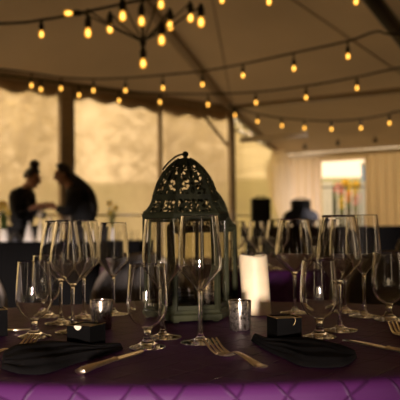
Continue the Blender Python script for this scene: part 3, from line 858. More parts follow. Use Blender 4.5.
napkin([(1, 369), (20, 374), (46, 374), (76, 364), (101, 357), (123, 349.5)], [(2, 361), (18, 357), (40, 355), (68, 355), (101, 352), (122, 347)], [.012, .021, .024, .022, .014, .006], 'black folded napkin at the left place with a fork beside it')
napkin([(251, 341), (265, 350), (284, 359), (302, 366.5), (328, 368), (346, 366), (357, 358)], [(253, 338), (268, 346), (287, 347), (304, 348), (324, 350), (342, 353), (356, 355)], [.010, .014, .018, .019, .018, .013, .006], 'black folded napkin at the right place in front of the threaded box')

# ------------------------------------------------------------------ cutlery
def fork(end, belly, rise, label, tl=.068):
    d = (belly - end); d.z = 0; Lh = d.length; ang = math.atan2(d.y, d.x)
    t = thing('fork', label, 'fork', V(end.x, end.y, TZ), ang, 'table forks')
    s = Lh
    bm = bmesh.new()
    path = bez([(0, 0, .0040), (s * .15, 0, .0034), (s * .45, 0, .009), (s * .75, 0, .012), (s * .90, 0, .008), (s, 0, .0035)], 6)
    wt = [(0, .004), (.05, .0088), (.14, .0102), (.4, .0062), (.72, .0036), (.88, .0045), (1, .0115)]
    rads = [interp(wt, k / (len(path) - 1)) for k in range(len(path))]
    add_tube(bm, path, rads, 10, flat=.24); obj('handle', bm, M['cutlery'], t)
    bm = bmesh.new()
    hp = bez([(s - .004, 0, .0035), (s + .010, 0, .0022), (s + .022, 0, .0032)], 6)
    add_tube(bm, hp, [.0105] + [.0128] * (len(hp) - 2) + [.0126], 12, flat=.12); obj('head', bm, M['cutlery'], t)
    for k in range(4):
        y = (k - 1.5) * .0078; bm = bmesh.new()
        tp = bez([(s + .019, y * .96, .003), (s + .036, y, .0062), (s + .05, y, .0115), (s + tl, y * 1.02, rise)], 5)
        add_tube(bm, tp, [lerp(.0026, .0016, q / (len(tp) - 1)) for q in range(len(tp))], 8, flat=.75); obj('tine', bm, M['cutlery'], t)
    return t
fe = P(264, 369.5); fd = (P(217, 341, TZ + .02) - fe); fd.z = 0; fd.normalize()
fork(fe, fe + fd * .118, .021, 'dinner fork lying in the centre between the two napkins')
fork(P(-24, 365), P(13, 353.5), .022, 'dinner fork behind the left napkin, its tines towards the goblet')
fork(P(424, 352), P(402, 336), .018, 'dinner fork cut off by the right edge beside the goblet')
def knife(end, tip, label):
    d = tip - end; L = d.length; ang = math.atan2(d.y, d.x)
    t = thing('knife', label, 'knife', V(end.x, end.y, TZ), ang, 'table knives')
    hl = L * .50
    bm = bmesh.new(); path = bez([(0, 0, .0045), (hl * .3, 0, .0058), (hl * .7, 0, .0055), (hl, 0, .0055)], 8)
    wt = [(0, .003), (.04, .0085), (.2, .0092), (.6, .0066), (.92, .0054), (1, .0068)]
    add_tube(bm, path, [interp(wt, k / (len(path) - 1)) for k in range(len(path))], 12, flat=.52); obj('handle', bm, M['cutlery'], t)
    bm = bmesh.new(); x0 = hl - .002; bl = L - hl
    up, lo = [], []
    for k in range(13):
        u = k / 12; x = x0 + bl * u
        up.append((x, .0060 - .0005 * u - (.006 * max(0, (u - .82) / .18) ** 2 if u > .82 else 0))); lo.append((x, -.0058 - .0042 * math.sin(PI * min(1, u * 1.05) * .8) + (.0155 * max(0, (u - .72) / .28) ** 2 if u > .72 else 0)))
    poly = lo + up[::-1]
    a = [bm.verts.new((x, y, .0052)) for x, y in poly]; b = [bm.verts.new((x, y, .0034)) for x, y in poly]
    bm.faces.new(a); bm.faces.new(b[::-1])
    for i in range(len(poly)):
        j = (i + 1) % len(poly); bm.faces.new((a[j], a[i], b[i], b[j]))
    obj('blade', bm, M['cutlery'], t, 25)
    return t
knife(P(79, 375), P(146, 351.5), 'table knife in front of the goblet, right of the left napkin')
kt = P(345, 342); kd = (P(400, 353.5) - kt).normalized()
knife(kt + kd * .225, kt, 'table knife running off the right edge of the photo')
kt = P(31, 331.5); knife(kt + V(-.215, -.004, 0), kt, 'table knife behind the left goblet, mostly hidden by a box')

# ------------------------------------------------------------------ chairs
def make_chair(label):
    t = thing('folding_chair', label, 'chair', (0, 0, 0), 0, 'round backed chairs')
    # faces +y (the sitter looks to +y); back at y = 0
    bm = bmesh.new(); pts = [V(-.205, .03, .44)]
    pts += [V(-.20, -.005, .62)] + [V(-.195 * math.cos(a), -.02 - .03 * math.sin(a), .655 + .195 * math.sin(a)) for a in [PI * k / 20 for k in range(21)]] + [V(.20, -.005, .62), V(.205, .03, .44)]
    add_tube(bm, pts, .015, 10); obj('back_frame', bm, M['chair'], t)
    bm = bmesh.new(); vs = [(x, z) for x, z in [(-.175, .56)] + [(-.182 * math.cos(a), .655 + .182 * math.sin(a)) for a in [PI * k / 20 for k in range(21)]] + [(.175, .56)]]
    add_prism(bm, vs, -.030, -.012); obj('backrest', bm, M['chairpad'], t)
    bm = bmesh.new(); add_box(bm, (0, .22, .445), (.41, .40, .035), None, .014); obj('seat', bm, M['chair'], t)
    for sx in (-1, 1):
        bm = bmesh.new(); add_tube(bm, [V(sx * .195, .40, .43), V(sx * .20, .43, 0)], .014, 8); obj('leg', bm, M['chair'], t)
        bm = bmesh.new(); add_tube(bm, [V(sx * .20, .04, .44), V(sx * .205, -.05, 0)], .014, 8); obj('leg', bm, M['chair'], t)
    bm = bmesh.new(); add_tube(bm, [V(-.20, .42, .18), V(.20, .42, .18)], .009, 8); obj('stretcher', bm, M['chair'], t)
    return t
def face(p): return math.atan2(TC.y - p.y, TC.x - p.x) - PI / 2
ch = make_chair('round backed beige chair across the table behind the lone wine glass and lantern')
p = D(143, 250, 2.98); ch.location = (p.x, p.y, 0); ch.rotation_euler = (0, 0, face(p))
p = D(392, 250, 2.95); dup(ch, (p.x, p.y, 0), face(p), 'round backed beige chair across the table behind the right cluster of glasses')
p = D(-44, 250, 2.85); dup(ch, (p.x, p.y, 0), face(p), 'round backed beige chair at the left edge, only its shoulder showing')
p = D(438, 250, 4.3); dup(ch, (p.x, p.y, 0), face(p) + .3, 'taller round backed chair furthest back at the right edge', scale=(1.15, 1.15, 1.16))

# ------------------------------------------------------------------ service table with two servers
def draped_table(x0, x1, y0, y1, z, tl, cl):
    t = thing('service_table', tl, 'table', ((x0 + x1) / 2, (y0 + y1) / 2, 0)); hw = (x1 - x0) / 2; hd = (y1 - y0) / 2
    bm = bmesh.new(); add_box(bm, (0, 0, z - .022), (hw * 2 - .03, hd * 2 - .03, .03), None, .005); obj('tabletop', bm, M['bark'], t)
    for sx in (-1, 1):
        for sy in (-1, 1):
            bm = bmesh.new(); add_tube(bm, [V(sx * (hw - .12), sy * (hd - .1), 0), V(sx * (hw - .12), sy * (hd - .1), z - .037)], .016, 8); obj('leg', bm, M['metal_dark'], t)
    bm = bmesh.new(); per = []
    N = 80
    for k in range(4 * N):
        q, u = divmod(k, N); u /= N
        per.append(((-hw + 2 * hw * u, -hd), (hw, -hd + 2 * hd * u), (hw - 2 * hw * u, hd), (-hw, hd - 2 * hd * u))[q])
    rings = []
    for j, zz in enumerate((0, -.004, -.02, -.1, -.3, -.5, z * -1 + .03)):
        ring = []
        for k, (x, y) in enumerate(per):
            f = (-zz) / z; w = 1 + (.02 + .025 * math.sin(k * .55) + .012 * math.sin(k * 1.3)) * f
            if j == 0: w = .995
            ring.append(bm.verts.new((x * w if abs(x) > hw * .99 else x, y * (1 + (w - 1) * hw / hd) if abs(y) > hd * .99 else y, z + zz)))
        rings.append(ring)
    bm.faces.new(rings[0])
    for a, b in zip(rings, rings[1:]):
        for k in range(4 * N): bm.faces.new((a[k], a[(k + 1) % (4 * N)], b[(k + 1) % (4 * N)], b[k]))
    c = obj('table_drape', bm, M['blackcloth'], None, 60); c.location = t.location; tag(c, cl, 'tablecloth', 'black table drapes')
    return t
ST = .83
draped_table(-2.75, -.55, 6.75, 7.30, ST, 'long service table before the two servers', 'black floor length cloth on the service table before the servers')
BZ = .93
draped_table(.55, 3.4, 8.75, 9.4, BZ, 'high buffet table at the back on the right', 'black floor length cloth on the high buffet table at the back')

# loudspeaker, monitor, chafing dish on the buffet
def cabinet(px0, px1, ytop, Y, label, name, z0, depth):
    a = D(px0, 205, Y); b = D(px1, 205, Y); zt = D((px0 + px1) / 2, ytop, Y).z; w = b.x - a.x; h = zt - z0
    t = thing(name, label, 'speaker', ((a.x + b.x) / 2, Y + depth / 2, z0), 0)
    bm = bmesh.new(); add_box(bm, (0, 0, h / 2), (w, depth, h), None, .012); obj('cabinet', bm, M['speaker'], t)
    bm = bmesh.new(); add_box(bm, (0, -depth / 2 - .003, h / 2), (w * .9, .008, h * .92), None, .003); obj('grille', bm, M['speaker'], t)
    bm = bmesh.new()
    add_tube(bm, bez([(-w * .25, 0, h - .002), (-w * .22, 0, h + .02), (w * .22, 0, h + .02), (w * .25, 0, h - .002)], 5), .007, 6); obj('handle', bm, M['metal_dark'], t)
    return t
cabinet(252, 271, 198, 8.92, 'upright black loudspeaker in front of the far corner window', 'loudspeaker', BZ, .26)
cabinet(292.5, 311, 199.5, 9.12, 'black monitor speaker behind the domed dish', 'monitor_speaker', BZ, .2)
cx = D(300, 215, 8.93).x
t = thing('chafing_dish', 'dark domed chafing dish before the black monitor speaker', 'dish', (cx, 8.93, BZ))
bm = bmesh.new(); add_box(bm, (0, 0, .06), (.40, .24, .07), None, .012)
for sx in (-1, 1):
    for sy in (-1, 1): add_tube(bm, [V(sx * .18, sy * .1, 0), V(sx * .18, sy * .1, .04)], .01, 6)
obj('pan', bm, M['steel'], t)
bm = bmesh.new(); n = 24
pr = [(.205 * math.cos(a) , .09 + .125 * math.sin(a) ** .7) for a in [PI * k / n for k in range(n + 1)]]
add_prism(bm, pr, -.125, .125); obj('lid', bm, M['steel'], t)
bm = bmesh.new(); add_tube(bm, bez([(-.05, -.128, .12), (-.04, -.15, .125), (.04, -.15, .125), (.05, -.128, .12)], 5), .006, 6); obj('handle', bm, M['steel'], t)

# small things on the service table
def daffodils(px, Y, h, label, nf, seed):
    rnd = random.Random(seed); p = D(px, 230, Y)
    t = thing('daffodil_vase', label, 'flowers', (p.x, p.y, ST), 0, 'vases of daffodils on the service table')
    bm = bmesh.new(); add_lathe(bm, [(0, 0), (.035, 0), (.045, .03), (.04, .08), (.03, .10), (.036, .115), (.032, .115), (.026, .10), (.03, .02), (0, .012)], 24); obj('vase', bm, M['linen'], t)
    bm = bmesh.new()
    for k in range(26):
        a = rnd.uniform(0, 2 * PI); r = rnd.uniform(.01, .05) ; hh = h * rnd.uniform(.6, 1.0)
        pts = bez([(0.006 * math.cos(a), .006 * math.sin(a), .05), (r * .5 * math.cos(a), r * .5 * math.sin(a), hh * .6), (r * 1.2 * math.cos(a), r * 1.2 * math.sin(a), hh)], 4)
        add_tube(bm, pts, [.008] * (len(pts) - 2) + [.006, .001], 6, flat=.25)
    obj('leaves', bm, M['leaf'], t)
    for k in range(nf):
        a = 2 * PI * k / nf + 4.2; r = .035; bm = bmesh.new(); c = V(r * math.cos(a), r * math.sin(a), h * (.98 - .12 * (k % 3)))
        for q in range(6):
            b = q * PI / 3; v0 = bm.verts.new(c); v1 = bm.verts.new(c + V(.022 * math.cos(b - .4), -.006, .022 * math.sin(b - .4))); v2 = bm.verts.new(c + V(.038 * math.cos(b), -.004, .038 * math.sin(b))); v3 = bm.verts.new(c + V(.022 * math.cos(b + .4), -.006, .022 * math.sin(b + .4)))
            bm.faces.new((v0, v1, v2, v3))
        add_tube(bm, [c, c + V(0, -.03, 0)], [.010, .014], 10)
        obj('flower', bm, M['petal'], t, 30)
daffodils(4, 6.95, .36, 'vase of daffodils at the left end of the service table', 5, 3)
daffodils(112, 6.95, .35, 'vase of daffodils at the right end of the service table', 3, 4)
p = D(15.5, 235, 6.86)
t = thing('serving_dome', 'dark serving dome on the service table left of the white napkins', 'dome', (p.x, p.y, ST))
bm = bmesh.new(); add_lathe(bm, [(0, 0), (.085, 0), (.09, .006), (.065, .010), (0, .010)], 32); obj('tray', bm, M['steel'], t)
bm = bmesh.new(); add_lathe(bm, [(.072, .011), (.07, .03), (.058, .065), (.035, .088), (0, .096)], 32); obj('lid', bm, M['leather'], t)
t.scale = (.78, .78, .9)
bm = bmesh.new(); add_lathe(bm, [(0, .094), (.006, .096), (.006, .102), (.011, .108), (.007, .115), (0, .116)], 16); obj('knob', bm, M['steel'], t)
for px, w, h, mn, lab in ((28.8, .052, .19, 'linen', 'white napkin folded to a cone on the service table, left of the peach one'), (40, .034, .24, 'boxcard', 'slender peach napkin cone on the service table under the held bottle')):
    p = D(px, 235, 6.95); bm = bmesh.new(); rings = []
    for j in range(10):
        z = h * j / 9; ring = []
        for k in range(36):
            a = 2 * PI * k / 36; r = w * (1 - j / 9.4) * (1 + .16 * math.sin(5 * a + j * .15)); ring.append(bm.verts.new((r * math.cos(a), r * math.sin(a), z)))
        rings.append(ring)
    for a, b in zip(rings, rings[1:]):
        for k in range(36): bm.faces.new((a[k], a[(k + 1) % 36], b[(k + 1) % 36], b[k]))
    bm.faces.new(rings[0][::-1]); bm.faces.new(rings[-1])
    o = obj('napkin_cone', bm, M[mn], None, 50); o.location = (p.x, p.y, ST); tag(o, lab, 'napkin', 'napkin cones on the service table')
p = D(50, 230, 7.0)
t = thing('taper_candle', 'thick white candle on the service table below the right server', 'candle', (p.x, p.y, ST))
bm = bmesh.new(); add_lathe(bm, [(0, 0), (.035, 0), (.035, .008), (.014, .012), (.014, .08), (.024, .085), (.022, .09), (0, .09)], 20); obj('holder', bm, M['steel'], t)
bm = bmesh.new(); add_lathe(bm, [(0, .088), (.017, .088), (.017, .215), (.012, .222), (0, .22)], 20); obj('wax', bm, M['candle'], t)
bm = bmesh.new(); add_tube(bm, [V(0, 0, .219), V(.002, 0, .232)], .0015, 5); obj('wick', bm, M['wick'], t)
tl = ['small tumbler on the service table left of the right hand daffodils', 'small tumbler on the service table just right of the right hand daffodils', 'small tumbler on the service table second right of the daffodils', 'small tumbler at the right end of the service table']
bm = bmesh.new(); add_lathe(bm, [(0, 0), (.028, 0), (.034, .09), (.032, .09), (.026, .008), (0, .008)], 28); ME_T = finish_mesh('tumbler', bm, M['glass'], 40)
for k, px in enumerate((101, 121, 128, 135)):
    p = D(px, 235, 6.95 + .05 * (k % 2)); o = obj_me('tumbler', ME_T); o.location = (p.x, p.y, ST); tag(o, tl[k], 'glass', 'tumblers on the service table')

# ------------------------------------------------------------------ people
def skin_mesh(name, chain, m, levels=2):
    """chain: dict name -> (pos, radius(x,y), parent)."""
    names = list(chain); idx = {n: i for i, n in enumerate(names)}
    me = bpy.data.meshes.new(name); vs = [chain[n][0] for n in names]
    es = [(idx[chain[n][2]], idx[n]) for n in names if chain[n][2]]
    me.from_pydata(vs, es, []); me.update()
    o = bpy.data.objects.new('tmp', me); COL.objects.link(o)
    md = o.modifiers.new('skin', 'SKIN'); md.branch_smoothing = .4; md.use_smooth_shade = True
    if not me.skin_vertices: me.attributes
    sv = me.skin_vertices[0].data
    for n in names:
        r = chain[n][1]; sv[idx[n]].radius = (r, r) if not isinstance(r, tuple) else r
        sv[idx[n]].use_root = (chain[n][2] is None)
    ss = o.modifiers.new('sub', 'SUBSURF'); ss.levels = levels; ss.render_levels = levels
    dg = bpy.context.evaluated_depsgraph_get(); dg.update()
    out = bpy.data.meshes.new_from_object(o.evaluated_get(dg)); out.name = name
    bpy.data.objects.remove(o); out.materials.clear(); out.materials.append(m)
    out.polygons.foreach_set('use_smooth', [True] * len(out.polygons))
    return out
def figure(label, loc, rotz, J, hairstyle):
    """J gives the joints, figure facing +x, floor at z = 0."""
    t = thing('person', label, 'person', loc, rotz)
    pv, ch_, nb, hd = V(*J['pelvis']), V(*J['chest']), V(*J['neck']), V(*J['head'])
    sp_ = lerp(pv, ch_, .5)
    fdir = V(*J['face']).normalized(); up = V(-fdir.z, 0, fdir.x) if True else None
    B = {}
    B['pelvis'] = (pv, (.125, .105), None)
    B['spine'] = (sp_, (.125, .105), 'pelvis'); B['chest'] = (ch_, (.140, .115), 'spine')
    B['upper'] = (lerp(ch_, nb, .55), (.095, .075), 'chest')
    B['neck'] = (nb, .050, 'upper'); B['neck_top'] = (lerp(nb, hd, .5), .047, 'neck')
    B['jaw'] = (hd - up * .055 + fdir * .025, .055, 'neck_top')
    B['skull'] = (hd + fdir * .005, (.082, .075), 'jaw'); B['crown'] = (hd + up * .065 - fdir * .01, .066, 'skull')
    B['nose'] = (hd + fdir * .098 - up * .015, .011, 'skull')
    B['chin'] = (hd - up * .095 + fdir * .062, .022, 'jaw')
    for s, sn in ((1, 'l'), (-1, 'r')):
        sh, el, wr, ha = [V(*J[k + sn]) for k in ('shoulder_', 'elbow_', 'wrist_', 'hand_')]
        B['clav' + sn] = (lerp(lerp(ch_, nb, .55), sh, .6), .062, 'upper')
        B['sh' + sn] = (sh, .055, 'clav' + sn); B['ua' + sn] = (lerp(sh, el, .5), .046, 'sh' + sn); B['el' + sn] = (el, .039, 'ua' + sn)
        B['fa' + sn] = (lerp(el, wr, .4), .036, 'el' + sn); B['wr' + sn] = (wr, .025, 'fa' + sn)
        B['palm' + sn] = (lerp(wr, ha, .5), (.034, .018), 'wr' + sn)
        hdir = (ha - wr).normalized(); side = hdir.cross(V(0, 0, 1)).normalized(); dnv = V(0, 0, -1)
        for q in range(4):
            off = (q - 1.5) * .019; ln = (.036, .044, .041, .030)[q]
            a = ha + V(0, 0, 1) * off * .9; b = a + hdir * ln + side * s * .012; c = b + hdir * ln * .45 + side * s * .024
            B['f%d%sa' % (q, sn)] = (a, .0095, 'palm' + sn); B['f%d%sb' % (q, sn)] = (b, .0088, 'f%d%sa' % (q, sn)); B['f%d%sc' % (q, sn)] = (c, .0075, 'f%d%sb' % (q, sn))
        a = lerp(wr, ha, .45) + V(0, 0, .035) + side * s * .012; b = a + hdir * .03 + V(0, 0, .008) + side * s * .016
        B['t%sa' % sn] = (a, .011, 'palm' + sn); B['t%sb' % sn] = (b, .009, 't%sa' % sn)
        hp = pv + V(0, s * .085, -.05); kn = V(pv.x + .03, s * .10, .48); an = V(pv.x - .02, s * .105, .085); to = V(pv.x + .12, s * .12, .035)
        B['hip' + sn] = (hp, .088, 'pelvis'); B['th' + sn] = (lerp(hp, kn, .5), .076, 'hip' + sn); B['kn' + sn] = (kn, .055, 'th' + sn)
        B['ca' + sn] = (lerp(kn, an, .35), .053, 'kn' + sn); B['an' + sn] = (an, .036, 'ca' + sn); B['to' + sn] = (to, (.038, .03), 'an' + sn)
    bare = ('neck', 'neck_top', 'jaw', 'skull', 'crown', 'nose', 'chin')
    BB = {n: (p_, (r if n in bare or n[:2] in ('wr', 'pa', 'f0', 'f1', 'f2', 'f3') or n in ('tla', 'tra', 'tlb', 'trb') else (tuple(x * .72 for x in r) if isinstance(r, tuple) else r * .72)), par) for n, (p_, r, par) in B.items()}
    bme = skin_mesh('body', BB, M['skin'], 2); bme.materials.append(M['shirt'])
    bare_pts = [(hd, .15), (nb, .075)] + [(lerp(V(*J['wrist_' + q]), V(*J['hand_' + q]), .9), .105) for q in 'lr']
    for f in bme.polygons:
        if not any((f.center - c_).length < r_ for c_, r_ in bare_pts): f.material_index = 1
    obj_me('body', bme, t)
    g = .012
    def grow(names, extra=.018):
        keep = {}
        for n in names:
            p_, r, par = B[n]; r = tuple(x + extra for x in r) if isinstance(r, tuple) else r + extra
            keep[n] = (p_, r, par if par in names else None)
        return keep
    sh_n = ['pelvis', 'spine', 'chest', 'upper'] + [a + s for s in 'lr' for a in ('clav', 'sh', 'ua', 'el', 'fa')]
    keep = grow(sh_n)
    for sn in 'lr':
        w = lerp(V(*J['elbow_' + sn]), V(*J['wrist_' + sn]), .88); keep['cuff' + sn] = (w, .042, 'fa' + sn)
    keep['collar'] = (lerp(B['upper'][0], nb, .75), .062, 'upper')
    obj_me('shirt', skin_mesh('shirt', keep, M['shirt'], 2), t)
    keep = grow(['pelvis'] + [a + s for s in 'lr' for a in ('hip', 'th', 'kn', 'ca')], .016)
    for sn in 'lr': keep['hem' + sn] = (lerp(B['an' + sn][0], V(pv.x, B['an' + sn][0].y, 0), .2), .052, 'ca' + sn)
    obj_me('trousers', skin_mesh('trousers', keep, M['shirt'], 2), t)
    for s, sn in ((1, 'l'), (-1, 'r')):
        bm = bmesh.new(); a = B['an' + sn][0]; b = B['to' + sn][0]
        add_tube(bm, bez([(a.x - .05, a.y, .042), (a.x, a.y, .046), (b.x, b.y, .042), (b.x + .06, b.y, .032)], 5), [.03] + [.042] * 14 + [.022], 12, flat=.85); obj('shoe', bm, M['leather'], t)
    # eyes, brows and lips are small marks; ears
    for s in (1, -1):
        bm = bmesh.new(); bmesh.ops.create_icosphere(bm, subdivisions=2, radius=.0095, matrix=Matrix.Translation(hd + fdir * .066 + up * .010 + V(0, s * .028, 0))); obj('eye', bm, M['hair'], t)
        bm = bmesh.new(); bmesh.ops.create_icosphere(bm, subdivisions=2, radius=1, matrix=Matrix.Translation(hd + V(0, s * .078, 0) - fdir * .005 - up * .005) @ Matrix.Diagonal((.018, .008, .03, 1))); obj('ear', bm, M['skin'], t)
    bm = bmesh.new(); bmesh.ops.create_icosphere(bm, subdivisions=2, radius=1, matrix=Matrix.Translation(hd + fdir * .070 - up * .055) @ Matrix.Diagonal((.008, .020, .006, 1))); obj('mouth', bm, M['lip'], t)
    # hair cap: a shell over the back and top of the skull
    bm = bmesh.new(); fr = Matrix((fdir, V(0, 1, 0), up)).transposed()
    bmesh.ops.create_uvsphere(bm, u_segments=32, v_segments=24, radius=1)
    kill = []
    for v in bm.verts:
        c = v.co.copy()
        if c.x > .34 or (c.x > .2 and c.z < .5): kill.append(v)
        elif c.z < (-.30 if hairstyle == 'bun' else -.45) or (c.x > -.15 and c.z < -.15): kill.append(v)
    bmesh.ops.delete(bm, geom=kill, context='VERTS')
    for v in bm.verts:
        c = v.co; rip = 1 + .025 * math.sin(9 * math.atan2(c.y, c.z) + 3 * c.x)
        v.co = hd + fr @ V((c.x * .089 - .006) * rip, c.y * .083 * rip, (c.z * .106 + .012) * rip)
    solidify(bm, .012)
    h = obj('hair', bm, M['hair'], t, 60)
    if hairstyle == 'bun':
        bm = bmesh.new(); c = hd + up * .140 - fdir * .035
        bmesh.ops.create_uvsphere(bm, u_segments=24, v_segments=16, radius=1)
        for v in bm.verts:
            q = v.co; rip = 1 + .07 * math.sin(6 * math.atan2(q.y, q.x) + 5 * q.z); v.co = c + V(q.x * .048 * rip, q.y * .05 * rip, q.z * .045)
        obj('bun', bm, M['hair'], h, 60)
    else:
        bm = bmesh.new(); pts = bez([hd - fdir * .045 - up * .005, hd - fdir * .085 + V(-.015, 0, -.06), V(ch_.x - .085, 0, ch_.z + .07), V(ch_.x - .125, 0, ch_.z - .10), V(ch_.x - .125, 0, ch_.z - .22)], 6)
        add_tube(bm, pts, [lerp(.05, .078, min(1, k / 10)) if k < 18 else lerp(.078, .02, (k - 18) / 6) for k in range(len(pts))], 14, flat=.7); obj('loose_lengths', bm, M['hair'], h, 60)
    return t
J1 = dict(pelvis=(0, 0, .90), chest=(-.005, 0, 1.20), neck=(.045, 0, 1.320), head=(.105, 0, 1.400), face=(.92, 0, -.38),
          shoulder_l=(.0, .150, 1.245), shoulder_r=(.0, -.150, 1.245), elbow_l=(.02, .205, 1.04), elbow_r=(.03, -.205, 1.03),
          wrist_l=(.15, .10, 1.10), wrist_r=(.145, -.11, 1.10), hand_l=(.205, .06, 1.12), hand_r=(.20, -.065, 1.12))
pA = D(22, 220, 7.78)
figure('person with dark hair in a top bun, black clothes, facing right at the service table', (pA.x, pA.y, 0), R(-12), J1, 'bun').scale = (1.12, 1.06, 1.045)
J2 = dict(pelvis=(-.07, 0, .90), chest=(-.01, 0, 1.205), neck=(.085, 0, 1.350), head=(.140, 0, 1.455), face=(.93, 0, -.36),
          shoulder_l=(.03, .155, 1.255), shoulder_r=(.03, -.155, 1.255), elbow_l=(.09, .21, 1.07), elbow_r=(.09, -.21, 1.08),
          wrist_l=(.20, .09, 1.12), wrist_r=(.21, -.10, 1.13), hand_l=(.255, .06, 1.14), hand_r=(.265, -.06, 1.14))
pB = D(78, 220, 7.72)
figure('person with long dark hair down the back, black clothes, leaning left over the service table', (pB.x, pB.y, 0), PI + R(10), J2, 'long').scale = (1.12, 1.06, 1.03)
# bottle held between them
p = D(46, 214, 7.62)
t = thing('wine_bottle', 'dark wine bottle held between the two servers', 'bottle', (p.x, p.y, p.z - .02), 0)
bm = bmesh.new(); add_lathe(bm, [(0, 0), (.034, 0), (.037, .005), (.037, .10), (.034, .125), (.016, .15), (.0145, .19), (.016, .195), (0, .196)], 28); obj('bottle_body', bm, M['steel'], t)
bm = bmesh.new(); add_lathe(bm, [(.0374, .03), (.0378, .031), (.0378, .085), (.0374, .086)], 28); obj('label_band', bm, M['boxcard'], t)
t.rotation_euler = (0, R(-72), 0)

# ------------------------------------------------------------------ string lights
bm = bmesh.new(); add_lathe(bm, [(0, .012), (.010, .012), (.012, -.002), (.017, -.010), (.020, -.02), (.020, -.050), (.015, -.060), (0, -.060)], 16); ME_S = finish_mesh('socket', bm, M['socket'], 40)
bm = bmesh.new(); add_lathe(bm, [(.010, -.058), (.013, -.064), (.019, -.078), (.0215, -.094), (.019, -.108), (.012, -.117), (0, -.120)], 20); ME_B = finish_mesh('bulb', bm, M['bulb'], 60)
bm = bmesh.new(); add_lathe(bm, [(0, -.068), (.007, -.074), (.0105, -.088), (.0095, -.100), (.004, -.108), (0, -.109)], 14); ME_F = finish_mesh('filament', bm, M['filament'], 60)
def hang(par, pt, sc=.92, rot=None):
    s = obj_me('socket', ME_S, par); s.location = pt; s.scale = (sc,) * 3
    if rot: s.rotation_euler = rot
    b = obj_me('bulb', ME_B, s); obj_me('filament', ME_F, s)
    return s
def light_string(wire, bulbs, label, rad=.010):
    """wire: list of (px, py, Y); bulbs: list of (px, py) of the glowing bulbs under it."""
    t = thing('string_light', label, 'string lights', (0, 0, 0), 0, 'strings of warm bulbs')
    pts = [D(*w) for w in wire]; c = bez(pts, 10)
    t.location = pts[0]
    loc = [q - pts[0] for q in c]
    bm = bmesh.new(); add_tube(bm, loc, rad, 6); obj('cable', bm, M['socket'], t)
    xs = [200 + FPX * q.x / q.y for q in c]
    for px, py in bulbs:
        i = min(range(len(c)), key=lambda k: abs((c[k] - CAM).dot(RT) / (c[k] - CAM).dot(F) * FPX + 200 - px))
        q = c[i]; tgt = D(px, py, q.y)
        drop = max(.02, q.z - tgt.z - .088)
        s = hang(t, V(tgt.x, q.y, q.z - (drop if drop < .12 else .12) - (0 if drop < .12 else drop - .12)) - pts[0])
        bm = bmesh.new(); add_tube(bm, [V(0, 0, drop - .002), V(0, 0, .01)], .009, 6); obj('drop_cord', bm, M['socket'], s)
light_string([(-190, 30, 6.2), (-8, 24, 5.2), (42, 20, 5.3), (89, 11, 5.2), (122, 4, 5.1), (170, -6, 5.0)], [(41.5, 35)], 'string of warm bulbs at the top left leading to the hanging cluster')
light_string([(-10, 68, 7.6), (31, 73, 7.9), (61, 77.5, 8.2), (93, 79, 8.3), (125, 78, 8.3), (163, 75, 8.1), (203, 71, 7.9), (243, 64, 7.5), (294, 53, 7.0), (348, 41, 6.5), (377, 31.5, 6.3), (404, 33, 6.1), (560, 10, 5.7), (921, -40, 5.2)],
             [(31.5, 86), (61, 89), (93.5, 91), (125.5, 91), (163, 88.5), (202.5, 85), (243, 76), (294, 69), (348, 57)], 'long string of warm bulbs, uppermost of those crossing the whole tent')
light_string([(-10, 74, 7.7), (41, 80, 8.1), (79, 86, 8.4), (119, 91, 8.7), (160, 93.5, 8.8), (208, 94, 8.8), (256, 92, 8.6), (306, 86, 8.2), (357, 77, 7.8), (404, 67, 7.4), (540, 45, 7.0), (777, 15, 6.5)],
             [(41, 87.5), (79, 95), (119, 101), (160, 102.5), (208, 105), (256, 103), (306, 98), (357, 88.5)], 'string of warm bulbs just below the uppermost one')
light_string([(228, 106, 10.4), (257.5, 114, 10.2), (282, 118, 10.0), (304.5, 120, 9.8), (331.5, 121, 9.5), (361, 119, 9.2), (389.5, 114, 8.9), (404, 111, 8.8), (520, 102, 8.4), (668, 92, 8.0)],
             [(235, 115), (257.5, 121), (282, 126), (304.5, 128.5), (331.5, 129.5), (361, 128.5), (389.5, 123.5)], 'lowest string of warm bulbs from the corner pole to the right edge')
light_string([(172, -48, 5.7), (205, -16, 5.4), (222, -14, 5.4), (269, -12, 5.5), (310, -11, 5.6), (356, -12, 5.6), (404, -18, 5.7), (600, -45, 5.7), (858, -90, 5.7)], [(222, -1), (269, 0.5), (356, -1)], 'string of warm bulbs grazing the top edge of the photo')
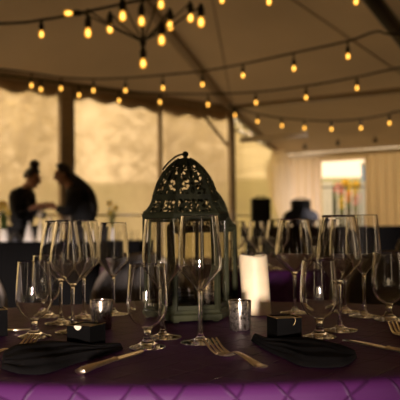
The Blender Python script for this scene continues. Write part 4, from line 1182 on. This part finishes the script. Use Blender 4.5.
# hanging cluster
HUB = D(143, 42, 5.0)
t = thing('bulb_chandelier', 'spoked cluster of warm bulbs hanging at the top left', 'chandelier', HUB)
bm = bmesh.new(); add_lathe(bm, [(0, -.03), (.018, -.026), (.022, 0), (.016, .03), (0, .034)], 16); obj('hub', bm, M['socket'], t)
top = D(143, -75, 5.0) - HUB
bm = bmesh.new(); add_tube(bm, [V(0, 0, .02), V(0, 0, top.z)], .007, 6); obj('hanging_cable', bm, M['socket'], t)
arms = [((89, 11), (88, 31)), ((110, 13), (110, 27)), ((122.5, 0), (122.6, 13)), ((140.5, 6), (141.5, 19)), ((161, -10), (161, 2)), ((161.5, 24), (161.6, 38)), ((170, 10), (170, 24)), ((190, 3), (190.5, 16)), ((201, 6), (201, 20))]
for k, (a, b) in enumerate(arms):
    Y = 4.85 + .30 * math.sin(k * 2.1)
    A3 = D(a[0], a[1], Y); B3 = D(b[0], b[1], Y)
    drop = max(.0, A3.z - B3.z - .088)
    bm = bmesh.new(); add_tube(bm, [V(0, 0, .005), (A3 - HUB) * .5 + V(0, 0, -.012), A3 - HUB], .0055, 6); obj('spoke', bm, M['socket'], t)
    s = hang(t, V(B3.x, A3.y, A3.z - drop) - HUB, 1.12)
    bm = bmesh.new(); add_tube(bm, [V(0, 0, (drop + .012) / 1.12), V(0, 0, .005)], .008, 6); obj('drop_cord', bm, M['socket'], s)
hang(t, V(0, 0, -.045), 1.12)
A3 = D(82, 13, 4.9)
bm = bmesh.new(); add_tube(bm, [V(0, 0, 0), A3 - HUB], .0055, 6); obj('spoke', bm, M['socket'], t)
hang(t, A3 - HUB, 1.0, (0, R(90), 0))

# ------------------------------------------------------------------ light
w = bpy.data.worlds.new('sky'); S.world = w; w.use_nodes = True; nt = w.node_tree; nt.nodes.clear()
wo = nt.nodes.new('ShaderNodeOutputWorld'); bg = nt.nodes.new('ShaderNodeBackground'); nt.links.new(bg.outputs[0], wo.inputs[0])
tc = nt.nodes.new('ShaderNodeTexCoord'); sp = nt.nodes.new('ShaderNodeSeparateXYZ'); nt.links.new(tc.outputs['Generated'], sp.inputs[0])
rp = nt.nodes.new('ShaderNodeValToRGB'); nt.links.new(sp.outputs[2], rp.inputs[0])
rp.color_ramp.elements[0].position = 0; rp.color_ramp.elements[0].color = (1.0, .72, .43, 1)
rp.color_ramp.elements[1].position = .6; rp.color_ramp.elements[1].color = (1.0, .82, .56, 1)
nt.links.new(rp.outputs[0], bg.inputs[0]); bg.inputs[1].default_value = 1.75
def area(name, loc, target, sx, sy, power, col):
    l = bpy.data.lights.new(name, 'AREA'); l.shape = 'RECTANGLE'; l.size = sx; l.size_y = sy; l.energy = power; l.color = col
    o = bpy.data.objects.new(name, l); COL.objects.link(o); o.location = loc
    o.rotation_euler = (Vector(target) - Vector(loc)).to_track_quat('-Z', 'Y').to_euler(); return o
# low sun through the opening shaped for it, striking the front of the tablecloth
sl = bpy.data.lights.new('low_sun', 'SUN'); sl.energy = 7.0; sl.angle = R(3.5); sl.color = (1.0, .86, .84)
so = bpy.data.objects.new('low_sun', sl); COL.objects.link(so); so.location = (-6, -14, 1.5)
so.rotation_euler = V(.02, 1.0, -.021).to_track_quat('-Z', 'Y').to_euler()

S.view_settings.view_transform = 'Standard'; S.view_settings.look = 'None'; S.view_settings.gamma = 1.0
S.view_settings.use_curve_mapping = False; S.view_settings.exposure = 0.12
c = S.cycles
c.max_bounces = 20; c.transmission_bounces = 20; c.glossy_bounces = 8; c.diffuse_bounces = 4; c.transparent_max_bounces = 24
c.sample_clamp_indirect = 6; c.blur_glossy = .5
